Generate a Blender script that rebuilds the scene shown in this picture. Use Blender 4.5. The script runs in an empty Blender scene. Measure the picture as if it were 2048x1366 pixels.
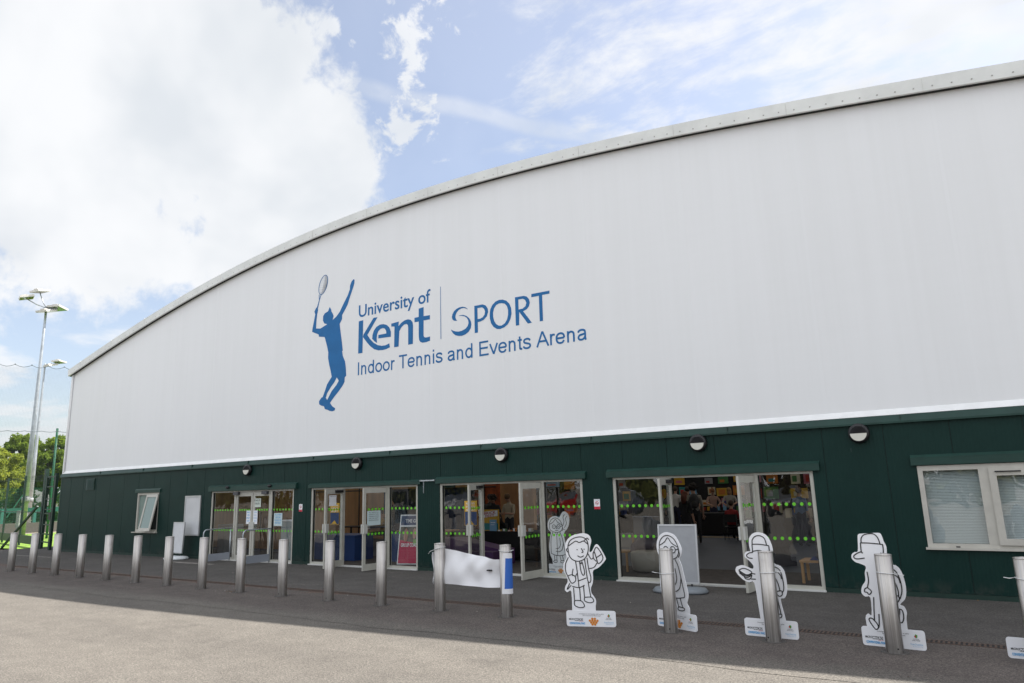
import bpy, bmesh, math, random
from math import sin, cos, pi, radians, sqrt, atan2
from mathutils import Vector, Matrix
from mathutils.geometry import tessellate_polygon
import numpy as np

scene = bpy.context.scene
COL = scene.collection

# ------------------------------------------------------------------ camera
cam_d = bpy.data.cameras.new("camera")
cam = bpy.data.objects.new("camera", cam_d)
COL.objects.link(cam)
cam_d.sensor_width = 36.0
cam_d.lens = 1405.73 / 2048 * 36.0
cam_d.clip_start = 0.1
cam_d.clip_end = 3000
_fw = Vector((-0.54200468, 0.81571516, 0.20208837))
_rt = Vector((0.82920726, 0.55818247, -0.02911442))
_up = Vector((0.13655126, -0.151793, 0.97893444))
_m = Matrix((_rt, _up, -_fw)).transposed().to_4x4()
_m.translation = Vector((0, -13.959, 1.988))
cam.matrix_world = _m
scene.camera = cam

# ------------------------------------------------------------------ light, sky, exposure
SUN_EL, SUN_AZ = radians(51.5), radians(36.0)
sun_dir = Vector((sin(SUN_AZ) * cos(SUN_EL), cos(SUN_AZ) * cos(SUN_EL), sin(SUN_EL)))
sun_d = bpy.data.lights.new("sun", 'SUN')
sun_d.energy = 4.2
sun_d.angle = radians(0.55)
sun_d.color = (1.0, 0.955, 0.89)
sun = bpy.data.objects.new("sun", sun_d)
COL.objects.link(sun)
sun.rotation_euler = (-sun_dir).to_track_quat('-Z', 'Y').to_euler()
sun.location = (20, 40, 60)

scene.view_settings.view_transform = 'Standard'
scene.view_settings.look = 'None'
scene.view_settings.gamma = 1.0
scene.view_settings.exposure = 1.3
scene.render.engine = 'CYCLES'
scene.cycles.max_bounces = 8
scene.cycles.transparent_max_bounces = 12
scene.cycles.caustics_reflective = False
scene.cycles.caustics_refractive = False
scene.cycles.sample_clamp_indirect = 6.0

world = bpy.data.worlds.new("World")
scene.world = world
world.use_nodes = True


class NT:
    """small helper to wire shader nodes"""
    def __init__(self, tree):
        self.t = tree
        self.n = tree.nodes
        self.l = tree.links

    def new(self, typ, **kw):
        nd = self.n.new(typ)
        for k, v in kw.items():
            setattr(nd, k, v)
        return nd

    def put(self, sock, v):
        if isinstance(v, bpy.types.NodeSocket):
            self.l.new(v, sock)
        elif v is not None:
            sock.default_value = v

    def m(self, op, a, b=None, c=None, clamp=False):
        nd = self.new('ShaderNodeMath', operation=op)
        nd.use_clamp = clamp
        self.put(nd.inputs[0], a)
        if b is not None:
            self.put(nd.inputs[1], b)
        if c is not None:
            self.put(nd.inputs[2], c)
        return nd.outputs[0]

    def vm(self, op, a, b=None, out=0):
        nd = self.new('ShaderNodeVectorMath', operation=op)
        self.put(nd.inputs[0], a)
        if b is not None:
            self.put(nd.inputs[1], b)
        return nd.outputs[out]

    def noise(self, vec, scale, detail=3, rough=0.5, dist=0.0, out='Fac'):
        nd = self.new('ShaderNodeTexNoise')
        self.put(nd.inputs['Vector'], vec)
        nd.inputs['Scale'].default_value = scale
        nd.inputs['Detail'].default_value = detail
        nd.inputs['Roughness'].default_value = rough
        nd.inputs['Distortion'].default_value = dist
        return nd.outputs[out]

    def ramp(self, fac, lo, hi, a=0.0, b=1.0):
        nd = self.new('ShaderNodeMapRange')
        nd.interpolation_type = 'SMOOTHSTEP'
        self.put(nd.inputs[0], fac)
        nd.inputs[1].default_value = lo
        nd.inputs[2].default_value = hi
        nd.inputs[3].default_value = a
        nd.inputs[4].default_value = b
        return nd.outputs[0]

    def mix(self, fac, a, b, blend='MIX'):
        nd = self.new('ShaderNodeMix', data_type='RGBA', blend_type=blend)
        self.put(nd.inputs['Factor'], fac)
        for s, v in ((nd.inputs[6], a), (nd.inputs[7], b)):
            if isinstance(v, tuple) and len(v) == 3:
                v = (*v, 1)
            self.put(s, v)
        return nd.outputs[2]


def build_world():
    w = NT(world.node_tree)
    w.n.clear()
    out = w.new('ShaderNodeOutputWorld')
    sky = w.new('ShaderNodeTexSky')
    sky.sky_type = 'NISHITA'
    sky.sun_disc = False
    sky.sun_elevation = SUN_EL
    sky.sun_rotation = SUN_AZ
    sky.air_density = 1.0
    sky.dust_density = 1.6
    sky.ozone_density = 1.2
    bg = w.new('ShaderNodeBackground')
    w.l.new(w.mix(1.0, sky.outputs[0], (0.95, 0.91, 0.905), 'MULTIPLY'), bg.inputs[0])
    bg.inputs[1].default_value = 0.09
    d = w.vm('NORMALIZE', w.new('ShaderNodeTexCoord').outputs['Generated'])
    sep = w.new('ShaderNodeSeparateXYZ')
    w.l.new(d, sep.inputs[0])
    # cloud layer coordinates: the direction meets a flat cloud sheet overhead
    h = w.m('ADD', w.m('MAXIMUM', sep.outputs[2], 0.0), 0.16)
    comb = w.new('ShaderNodeCombineXYZ')
    w.put(comb.inputs[0], w.m('DIVIDE', sep.outputs[0], h))
    w.put(comb.inputs[1], w.m('DIVIDE', sep.outputs[1], h))
    P = comb.outputs[0]
    n_big = w.noise(d, 7.0, 8, 0.58, 0.15)
    n_fine = w.noise(d, 30.0, 5, 0.6, 0.3)
    wob = w.m('ADD', w.m('MULTIPLY', w.m('SUBTRACT', n_big, 0.5), 0.30),
              w.m('MULTIPLY', w.m('SUBTRACT', n_fine, 0.5), 0.09))

    def blob(c, deg, soft=1.0):
        c = Vector(c).normalized()
        dt = w.vm('DOT_PRODUCT', d, tuple(c), out=1)
        ang = w.m('ARCCOSINE', w.m('MINIMUM', dt, 0.99999))
        return w.m('MULTIPLY', w.m('SUBTRACT', radians(deg), ang), soft)

    big = None
    for c, deg in (((-.812, .33, .50), 15.5), ((-.73, .52, .42), 9.5), ((-.70, .57, .40), 6.0),
                   ((-.84, .43, .335), 6.0), ((-.67, .62, .40), 4.0),
                   ((-.79, .52, .325), 5.5), ((-.75, .20, .72), 17), ((-.93, .05, .40), 18)):
        v = blob(c, deg)
        big = v if big is None else w.m('SMOOTH_MAX', big, v, 0.05)
    big = w.ramp(w.m('ADD', big, wob), -0.012, 0.035)
    # scattered puffs right of the big cloud
    puff = None
    for c, deg in (((-.60, .64, .475), 3.4), ((-.545, .60, .59), 3.0), ((-.64, .63, .455), 2.6), ((-.565, .655, .505), 2.6), ((-.62, .53, .57), 1.6)):
        v = blob(c, deg)
        puff = v if puff is None else w.m('MAXIMUM', puff, v)
    wob2 = w.m('ADD', w.m('MULTIPLY', w.m('SUBTRACT', w.noise(d, 22.0, 7, 0.62, 0.3), 0.56), 0.36), 0.0)
    puff = w.ramp(w.m('ADD', puff, wob2), -0.005, 0.04, 0, 0.9)
    # thin streaked cirrus to the right
    st = w.new('ShaderNodeMapping')
    w.l.new(P, st.inputs[0])
    st.inputs['Rotation'].default_value = (0, 0, radians(28))
    st.inputs['Scale'].default_value = (1.0, 2.3, 1.0)
    ci = w.noise(st.outputs[0], 3.2, 9, 0.62, 0.5)
    ci2 = w.noise(P, 14.0, 5, 0.6, 0.2)
    right = w.vm('DOT_PRODUCT', d, tuple(Vector((.80, .55, .2)).normalized()), out=1)
    cir = w.m('ADD', w.m('MULTIPLY', ci, 0.80), w.m('MULTIPLY', ci2, 0.34))
    cir = w.m('ADD', cir, w.ramp(right, 0.02, 0.55, -0.12, 0.16))
    for c_, dg_, am in (((-.42, .70, .58), 12, .11), ((.0, .86, .51), 14, .03)):
        cir = w.m('ADD', cir, w.ramp(blob(c_, dg_), -0.10, 0.16, 0, am))
    cir = w.ramp(cir, 0.57, 0.86, 0, 0.95)
    cir = w.m('MULTIPLY', cir, w.ramp(right, 0.02, 0.12))
    # a thin old vapour trail
    nrm = Vector((-.567, .648, .509)).cross(Vector((-.381, .804, .457))).normalized()
    off = w.m('ADD', w.vm('DOT_PRODUCT', d, tuple(nrm), out=1), w.m('MULTIPLY', w.m('SUBTRACT', w.noise(d, 9.0, 4), 0.5), 0.02))
    trail = w.ramp(w.m('ABSOLUTE', off), 0.004, 0.017, 0.42, 0)
    trail = w.m('MULTIPLY', trail, w.ramp(w.noise(d, 26.0, 4), 0.3, 0.6, 0.5, 1))
    trail = w.m('MULTIPLY', trail, w.ramp(right, -0.12, -0.02))
    cir = w.m('MAXIMUM', cir, trail)
    # cloud veil low over the horizon
    low = w.ramp(w.m('ADD', w.noise(P, 1.7, 6, 0.55, 0.2), w.ramp(sep.outputs[2], 0.02, 0.30, 0.12, -0.10)), 0.50, 0.62, 0, 0.75)
    low = w.m('MULTIPLY', low, w.ramp(sep.outputs[2], 0.16, 0.36, 1, 0))
    # behind the camera: broken cloud, the light the shaded front gets
    back = w.ramp(w.m('ADD', w.noise(P, 0.9, 6, 0.55, 0.2), w.ramp(sep.outputs[1], -0.1, 0.35, 0.10, -0.40)), 0.46, 0.60, 0, 0.95)
    dens = w.m('MAXIMUM', w.m('MAXIMUM', big, puff), w.m('MAXIMUM', w.m('MAXIMUM', cir, low), back))
    dens = w.m('ADD', dens, w.m('MULTIPLY', w.m('SUBTRACT', 1.0, dens), VEIL), clamp=True)
    cb = w.new('ShaderNodeBackground')
    shade = w.noise(d, 4.0, 4, 0.5, 0.2)
    sh2 = w.ramp(shade, 0.36, 0.60)
    ccol = w.mix(sh2, (0.79, 0.83, 0.88), (0.98, 0.995, 1.02))
    w.l.new(ccol, cb.inputs[0])
    w.put(cb.inputs[1], w.m('MULTIPLY', w.ramp(sep.outputs[1], -0.35, 0.10, BACKLIT, 1.0), CLOUD))
    mx = w.new('ShaderNodeMixShader')
    w.put(mx.inputs[0], dens)
    w.l.new(bg.outputs[0], mx.inputs[1])
    w.l.new(cb.outputs[0], mx.inputs[2])
    w.l.new(mx.outputs[0], out.inputs[0])


VEIL, CLOUD, BACKLIT = 0.27, 0.40, 1.55
build_world()

# ------------------------------------------------------------------ materials
MATS = {}


def mat(name, col=(0.5, 0.5, 0.5), rough=0.6, metal=0.0, var=0.0, vscale=8.0, bump=0.0, bscale=40.0, spec=0.5, stretch=None, coat=0.0):
    if name in MATS:
        return MATS[name]
    m = bpy.data.materials.new(name)
    m.use_nodes = True
    t = NT(m.node_tree)
    b = t.n['Principled BSDF']
    b.inputs['Base Color'].default_value = (*col, 1)
    b.inputs['Roughness'].default_value = rough
    b.inputs['Metallic'].default_value = metal
    b.inputs['Specular IOR Level'].default_value = spec
    b.inputs['Coat Weight'].default_value = coat
    pos = None
    if var or bump:
        pos = t.new('ShaderNodeNewGeometry').outputs['Position']
        if stretch:
            mp = t.new('ShaderNodeMapping')
            t.l.new(pos, mp.inputs[0])
            mp.inputs['Scale'].default_value = stretch
            pos = mp.outputs[0]
    if var:
        n = t.noise(pos, vscale, 5, 0.6)
        lo = tuple(max(0, c * (1 - var)) for c in col)
        hi = tuple(min(1, c * (1 + var)) for c in col)
        t.l.new(t.mix(t.ramp(n, 0.3, 0.7), lo, hi), b.inputs['Base Color'])
    if bump:
        bp = t.new('ShaderNodeBump')
        bp.inputs['Strength'].default_value = bump
        bp.inputs['Distance'].default_value = 0.01
        t.l.new(t.noise(pos, bscale, 4, 0.6), bp.inputs['Height'])
        t.l.new(bp.outputs[0], b.inputs['Normal'])
    MATS[name] = m
    return m


def glass_mat(name='pane_glass', tint=(0.93, 0.96, 0.95), boost=1.0):
    if name in MATS:
        return MATS[name]
    m = bpy.data.materials.new(name)
    m.use_nodes = True
    t = NT(m.node_tree)
    t.n.clear()
    out = t.new('ShaderNodeOutputMaterial')
    tr = t.new('ShaderNodeBsdfTransparent')
    tr.inputs[0].default_value = (*tint, 1)
    gl = t.new('ShaderNodeBsdfGlossy')
    gl.inputs['Roughness'].default_value = 0.012
    pos = t.new('ShaderNodeNewGeometry').outputs['Position']
    bp = t.new('ShaderNodeBump')
    bp.inputs['Strength'].default_value = 0.25
    bp.inputs['Distance'].default_value = 0.02
    t.l.new(t.noise(pos, 1.6, 2, 0.5), bp.inputs['Height'])
    t.l.new(bp.outputs[0], gl.inputs['Normal'])
    geo = t.new('ShaderNodeNewGeometry')
    cosi = t.m('ABSOLUTE', t.vm('DOT_PRODUCT', geo.outputs['Normal'], geo.outputs['Incoming'], out=1))
    fr = t.m('ADD', 0.04, t.m('MULTIPLY', 0.96, t.m('POWER', t.m('SUBTRACT', 1.0, cosi, clamp=True), 5.0)))
    mx = t.new('ShaderNodeMixShader')
    t.put(mx.inputs[0], t.m('MULTIPLY', fr, 3.0 * boost, clamp=True))
    t.l.new(tr.outputs[0], mx.inputs[1])
    t.l.new(gl.outputs[0], mx.inputs[2])
    t.l.new(mx.outputs[0], out.inputs[0])
    MATS[name] = m
    return m


def ground_mat(name, kind):
    """tarmac; the footway's brown surfacing gives way to the grey road along a ragged line in front of the bollards"""
    m = bpy.data.materials.new(name)
    m.use_nodes = True
    t = NT(m.node_tree)
    b = t.n['Principled BSDF']
    geo = t.new('ShaderNodeNewGeometry')
    pos = geo.outputs['Position']
    sep = t.new('ShaderNodeSeparateXYZ')
    t.l.new(pos, sep.inputs[0])
    big = t.noise(pos, 0.35, 5, 0.6, 0.3)
    midn = t.noise(pos, 2.2, 6, 0.65, 0.2)
    grit = t.noise(pos, 60.0, 2, 0.8)
    grit2 = t.noise(pos, 34.0, 3, 0.7)
    vor = t.new('ShaderNodeTexVoronoi')
    vor.inputs['Scale'].default_value = 95.0
    t.l.new(pos, vor.inputs['Vector'])
    vcol = t.new('ShaderNodeSeparateColor')
    t.l.new(vor.outputs['Color'], vcol.inputs[0])
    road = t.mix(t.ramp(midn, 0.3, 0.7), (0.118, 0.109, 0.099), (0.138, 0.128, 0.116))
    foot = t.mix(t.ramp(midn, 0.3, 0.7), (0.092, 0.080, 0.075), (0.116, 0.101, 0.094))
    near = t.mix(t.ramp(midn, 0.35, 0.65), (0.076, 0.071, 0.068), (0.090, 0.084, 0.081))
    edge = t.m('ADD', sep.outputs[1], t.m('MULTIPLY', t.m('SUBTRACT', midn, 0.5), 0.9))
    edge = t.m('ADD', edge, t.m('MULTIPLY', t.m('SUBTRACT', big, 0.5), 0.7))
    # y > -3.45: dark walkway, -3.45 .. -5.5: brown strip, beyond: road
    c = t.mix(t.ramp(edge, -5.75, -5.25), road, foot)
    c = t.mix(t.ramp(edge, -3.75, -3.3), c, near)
    # rust washed out beside the drain channel
    rust = t.m('MULTIPLY', t.ramp(t.m('ABSOLUTE', t.m('ADD', edge, 3.62)), 0.0, 0.22, 1, 0),
               t.ramp(sep.outputs[0], -7.0, -2.0, 0.75, 0.05))
    c = t.mix(t.m('MULTIPLY', rust, t.ramp(midn, 0.35, 0.6, 0.5, 1)), c, (0.125, 0.082, 0.066))
    # pale scuffs and dark stains with shapes of their own
    stain = t.noise(pos, 0.9, 7, 0.7, 0.8)
    c = t.mix(t.ramp(stain, 0.60, 0.74, 0, 0.30), c, (0.18, 0.168, 0.15))
    st2 = t.noise(t.vm('ADD', pos, (13.0, 7.0, 0)), 0.7, 6, 0.7, 0.6)
    c = t.mix(t.ramp(st2, 0.60, 0.72, 0, 0.4), c, (0.06, 0.055, 0.052))
    sp = t.mix(t.ramp(t.m('ADD', t.m('MULTIPLY', grit, .6), t.m('MULTIPLY', grit2, .4)), 0.36, 0.64), (0.64, 0.64, 0.64), (1.40, 1.38, 1.35))
    c = t.mix(1.0, c, sp, 'MULTIPLY')
    c = t.mix(1.0, c, t.mix(t.ramp(t.noise(t.vm('MULTIPLY', pos, (0.25, 0.9, 1)), 0.8, 5, 0.65, 0.5), 0.33, 0.67), (0.90, 0.90, 0.905), (1.08, 1.08, 1.075)), 'MULTIPLY')
    sp2 = t.mix(vcol.outputs[0], (0.70, 0.70, 0.70), (1.32, 1.31, 1.28))
    c = t.mix(1.0, c, sp2, 'MULTIPLY')
    t.l.new(c, b.inputs['Base Color'])
    b.inputs['Roughness'].default_value = 0.92
    b.inputs['Specular IOR Level'].default_value = 0.25
    bp = t.new('ShaderNodeBump')
    bp.inputs['Strength'].default_value = 0.55
    bp.inputs['Distance'].default_value = 0.006
    t.l.new(t.m('ADD', grit, grit2), bp.inputs['Height'])
    t.l.new(bp.outputs[0], b.inputs['Normal'])
    return m


def fabric_mat():
    m = bpy.data.materials.new('white_fabric')
    m.use_nodes = True
    t = NT(m.node_tree)
    b = t.n['Principled BSDF']
    pos = t.new('ShaderNodeNewGeometry').outputs['Position']

    def st(s):
        mp = t.new('ShaderNodeMapping')
        t.l.new(pos, mp.inputs[0])
        mp.inputs['Scale'].default_value = s
        return mp.outputs[0]
    v1 = t.noise(st((2.2, 1, 0.10)), 1.0, 6, 0.6)
    v2 = t.noise(st((9.0, 1, 0.22)), 1.0, 4, 0.6)
    v3 = t.noise(pos, 0.22, 4, 0.5)
    hz = t.noise(st((0.25, 1, 7.0)), 1.0, 4, 0.6)
    f = t.m('ADD', t.m('MULTIPLY', v1, 0.40), t.m('ADD', t.m('MULTIPLY', v2, 0.22), t.m('ADD', t.m('MULTIPLY', v3, 0.28), t.m('MULTIPLY', hz, 0.10))))
    c = t.mix(t.ramp(f, 0.36, 0.64), (0.805, 0.812, 0.822), (0.835, 0.842, 0.856))
    t.l.new(c, b.inputs['Base Color'])
    b.inputs['Roughness'].default_value = 0.55
    b.inputs['Specular IOR Level'].default_value = 0.3
    # slack membrane: faint vertical and diagonal pull marks
    bp = t.new('ShaderNodeBump')
    bp.inputs['Strength'].default_value = 0.32
    bp.inputs['Distance'].default_value = 0.02
    hgt = t.m('ADD', t.m('MULTIPLY', t.noise(st((1.6, 1, 0.16)), 1.0, 3, 0.5), 1.0), t.m('MULTIPLY', t.noise(st((14, 1, 0.5)), 1.0, 2, 0.5), 0.10))
    t.l.new(hgt, bp.inputs['Height'])
    t.l.new(bp.outputs[0], b.inputs['Normal'])
    return m


def cladding_mat():
    m = bpy.data.materials.new('green_cladding')
    m.use_nodes = True
    t = NT(m.node_tree)
    b = t.n['Principled BSDF']
    pos = t.new('ShaderNodeNewGeometry').outputs['Position']
    sep = t.new('ShaderNodeSeparateXYZ')
    t.l.new(pos, sep.inputs[0])
    n = t.noise(pos, 1.3, 5, 0.6)
    c = t.mix(t.ramp(n, 0.3, 0.7), (0.0055, 0.0255, 0.0215), (0.0070, 0.0305, 0.0258))
    dirt = t.m('MULTIPLY', t.ramp(sep.outputs[2], 0.03, 0.35, 1, 0), t.ramp(t.noise(pos, 6, 6, 0.7), 0.42, 0.62))
    c = t.mix(t.m('MULTIPLY', dirt, 0.6), c, (0.045, 0.052, 0.045))
    fl = t.noise(pos, 13.0, 2, 0.5)
    c = t.mix(t.ramp(fl, 0.76, 0.79, 0, 0.5), c, (0.06, 0.08, 0.075))
    t.l.new(c, b.inputs['Base Color'])
    b.inputs['Roughness'].default_value = 0.48
    b.inputs['Specular IOR Level'].default_value = 0.16
    wv = t.m('SINE', t.m('MULTIPLY', sep.outputs[0], 2 * pi / 0.062))
    bp = t.new('ShaderNodeBump')
    bp.inputs['Strength'].default_value = 0.35
    bp.inputs['Distance'].default_value = 0.004
    t.l.new(t.m('ADD', wv, t.m('MULTIPLY', t.noise(pos, 1.5, 3), 2.0)), bp.inputs['Height'])
    t.l.new(bp.outputs[0], b.inputs['Normal'])
    return m


ANISO, ANROT = 1.0, 0.25


def steel_mat():
    m = bpy.data.materials.new('brushed_steel')
    m.use_nodes = True
    t = NT(m.node_tree)
    b = t.n['Principled BSDF']
    tc = t.new('ShaderNodeTexCoord').outputs['Object']
    inf = t.new('ShaderNodeObjectInfo').outputs['Random']
    off = t.new('ShaderNodeCombineXYZ')
    t.put(off.inputs[0], t.m('MULTIPLY', inf, 9.0))
    vec = t.vm('ADD', tc, off.outputs[0])
    mp = t.new('ShaderNodeMapping')
    t.l.new(vec, mp.inputs[0])
    mp.inputs['Scale'].default_value = (60, 60, 1.2)
    n1 = t.noise(mp.outputs[0], 1.0, 3, 0.6)
    n2 = t.noise(vec, 3.0, 5, 0.6)
    c = t.mix(t.ramp(n1, 0.3, 0.7), (0.55, 0.52, 0.49), (0.76, 0.73, 0.70))
    c = t.mix(t.ramp(n2, 0.5, 0.75, 0, 0.4), c, (0.40, 0.37, 0.34))
    t.l.new(c, b.inputs['Base Color'])
    b.inputs['Metallic'].default_value = 1.0
    t.put(b.inputs['Roughness'], t.ramp(n1, 0.2, 0.8, 0.34, 0.42))
    b.inputs['Anisotropic'].default_value = ANISO
    b.inputs['Anisotropic Rotation'].default_value = ANROT
    tg = t.new('ShaderNodeTangent', direction_type='RADIAL', axis='Z')
    t.l.new(tg.outputs[0], b.inputs['Tangent'])
    bp = t.new('ShaderNodeBump')
    bp.inputs['Strength'].default_value = 0.35
    bp.inputs['Distance'].default_value = 0.002
    t.l.new(n1, bp.inputs['Height'])
    t.l.new(bp.outputs[0], b.inputs['Normal'])
    MATS['brushed_steel'] = m
    return m


def leaf_mat(name, c1, c2, trans=0.35):
    m = bpy.data.materials.new(name)
    m.use_nodes = True
    t = NT(m.node_tree)
    t.n.clear()
    out = t.new('ShaderNodeOutputMaterial')
    geo = t.new('ShaderNodeNewGeometry')
    c = t.mix(geo.outputs['Random Per Island'], c1, c2)
    n = t.noise(geo.outputs['Position'], 0.7, 3)
    c = t.mix(t.ramp(n, 0.35, 0.65, 0, 0.5), c, c2)
    df = t.new('ShaderNodeBsdfDiffuse')
    tl = t.new('ShaderNodeBsdfTranslucent')
    t.l.new(c, df.inputs[0])
    t.l.new(t.mix(1.0, c, (1.3, 1.25, 0.5), 'MULTIPLY'), tl.inputs[0])
    mx = t.new('ShaderNodeMixShader')
    mx.inputs[0].default_value = trans
    t.l.new(df.outputs[0], mx.inputs[1])
    t.l.new(tl.outputs[0], mx.inputs[2])
    t.l.new(mx.outputs[0], out.inputs[0])
    return m


def roof_mat():
    m = bpy.data.materials.new('roof_membrane')
    m.use_nodes = True
    t = NT(m.node_tree)
    t.n.clear()
    out = t.new('ShaderNodeOutputMaterial')
    df = t.new('ShaderNodeBsdfDiffuse')
    df.inputs[0].default_value = (0.78, 0.78, 0.77, 1)
    tl = t.new('ShaderNodeBsdfTranslucent')
    tl.inputs[0].default_value = (0.8, 0.78, 0.74, 1)
    mx = t.new('ShaderNodeMixShader')
    mx.inputs[0].default_value = ROOF_TRANS
    t.l.new(df.outputs[0], mx.inputs[1])
    t.l.new(tl.outputs[0], mx.inputs[2])
    t.l.new(mx.outputs[0], out.inputs[0])
    return m


ROOF_TRANS = 0.085
M_STEEL = steel_mat()
M_GLASS = glass_mat()
M_FRAME = mat('frame_paint', (0.46, 0.45, 0.40), 0.42, var=0.06, vscale=5)
M_WFRAME = mat('window_frame_paint', (0.50, 0.48, 0.43), 0.40, var=0.06, vscale=5)
M_CLAD = cladding_mat()
M_GREENTRIM = mat('green_trim', (0.0125, 0.046, 0.037), 0.45, spec=.35, var=0.12, vscale=3)
M_GREENDARK = mat('dark_green_steel', (0.008, 0.030, 0.022), 0.5, var=0.15)
M_FABRIC = fabric_mat()
M_HEM = mat('white_hem', (0.84, 0.845, 0.85), 0.5, var=0.04, vscale=4)
M_TRIM = mat('grey_trim', (0.74, 0.75, 0.73), 0.5, var=0.07, vscale=1.6)
M_LOGO = mat('logo_blue', (0.020, 0.145, 0.37), 0.6, spec=.25, var=0.06, vscale=3)
M_STRING = mat('racket_string', (0.36, 0.45, 0.58), 0.5)
M_BLACK = mat('black_plastic', (0.010, 0.010, 0.012), 0.45)
M_DARK = mat('dark_gap', (0.012, 0.012, 0.012), 0.8)
M_OPAL = mat('opal_diffuser', (0.66, 0.65, 0.58), 0.35)
M_WHITE = mat('white_card', (0.86, 0.865, 0.90), 0.5)
M_LINE = mat('black_ink', (0.012, 0.012, 0.014), 0.5)
M_GALV = mat('galvanised_steel', (0.44, 0.47, 0.50), 0.42, metal=0.7, var=0.15, vscale=3)
M_SILVER = mat('silver_frame', (0.55, 0.56, 0.57), 0.35, metal=0.6)
M_DOT = mat('green_dot', (0.16, 0.62, 0.03), 0.5)
M_RED = mat('sign_red', (0.62, 0.03, 0.06), 0.5)
M_CLOTH_W = mat('white_cloth', (0.80, 0.80, 0.83), 0.8, bump=0.3, bscale=9)
M_CLOTH_B = mat('blue_cloth', (0.035, 0.14, 0.52), 0.7, bump=0.3, bscale=9)
M_SKIN = mat('skin', (0.42, 0.24, 0.17), 0.6)
M_RUST = mat('rusted_grate', (0.085, 0.055, 0.042), 0.85, var=0.35, vscale=20)
M_TIMBER = mat('timber_panel', (0.50, 0.27, 0.125), 0.5, var=0.2, vscale=3, stretch=(1, 1, 0.15))
M_PINE = mat('pale_wood', (0.48, 0.27, 0.12), 0.5, var=0.15, vscale=6, stretch=(1, 1, 0.2))
M_TIE = mat('nylon_tie', (0.75, 0.76, 0.77), 0.4)

# ------------------------------------------------------------------ geometry helpers


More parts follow.
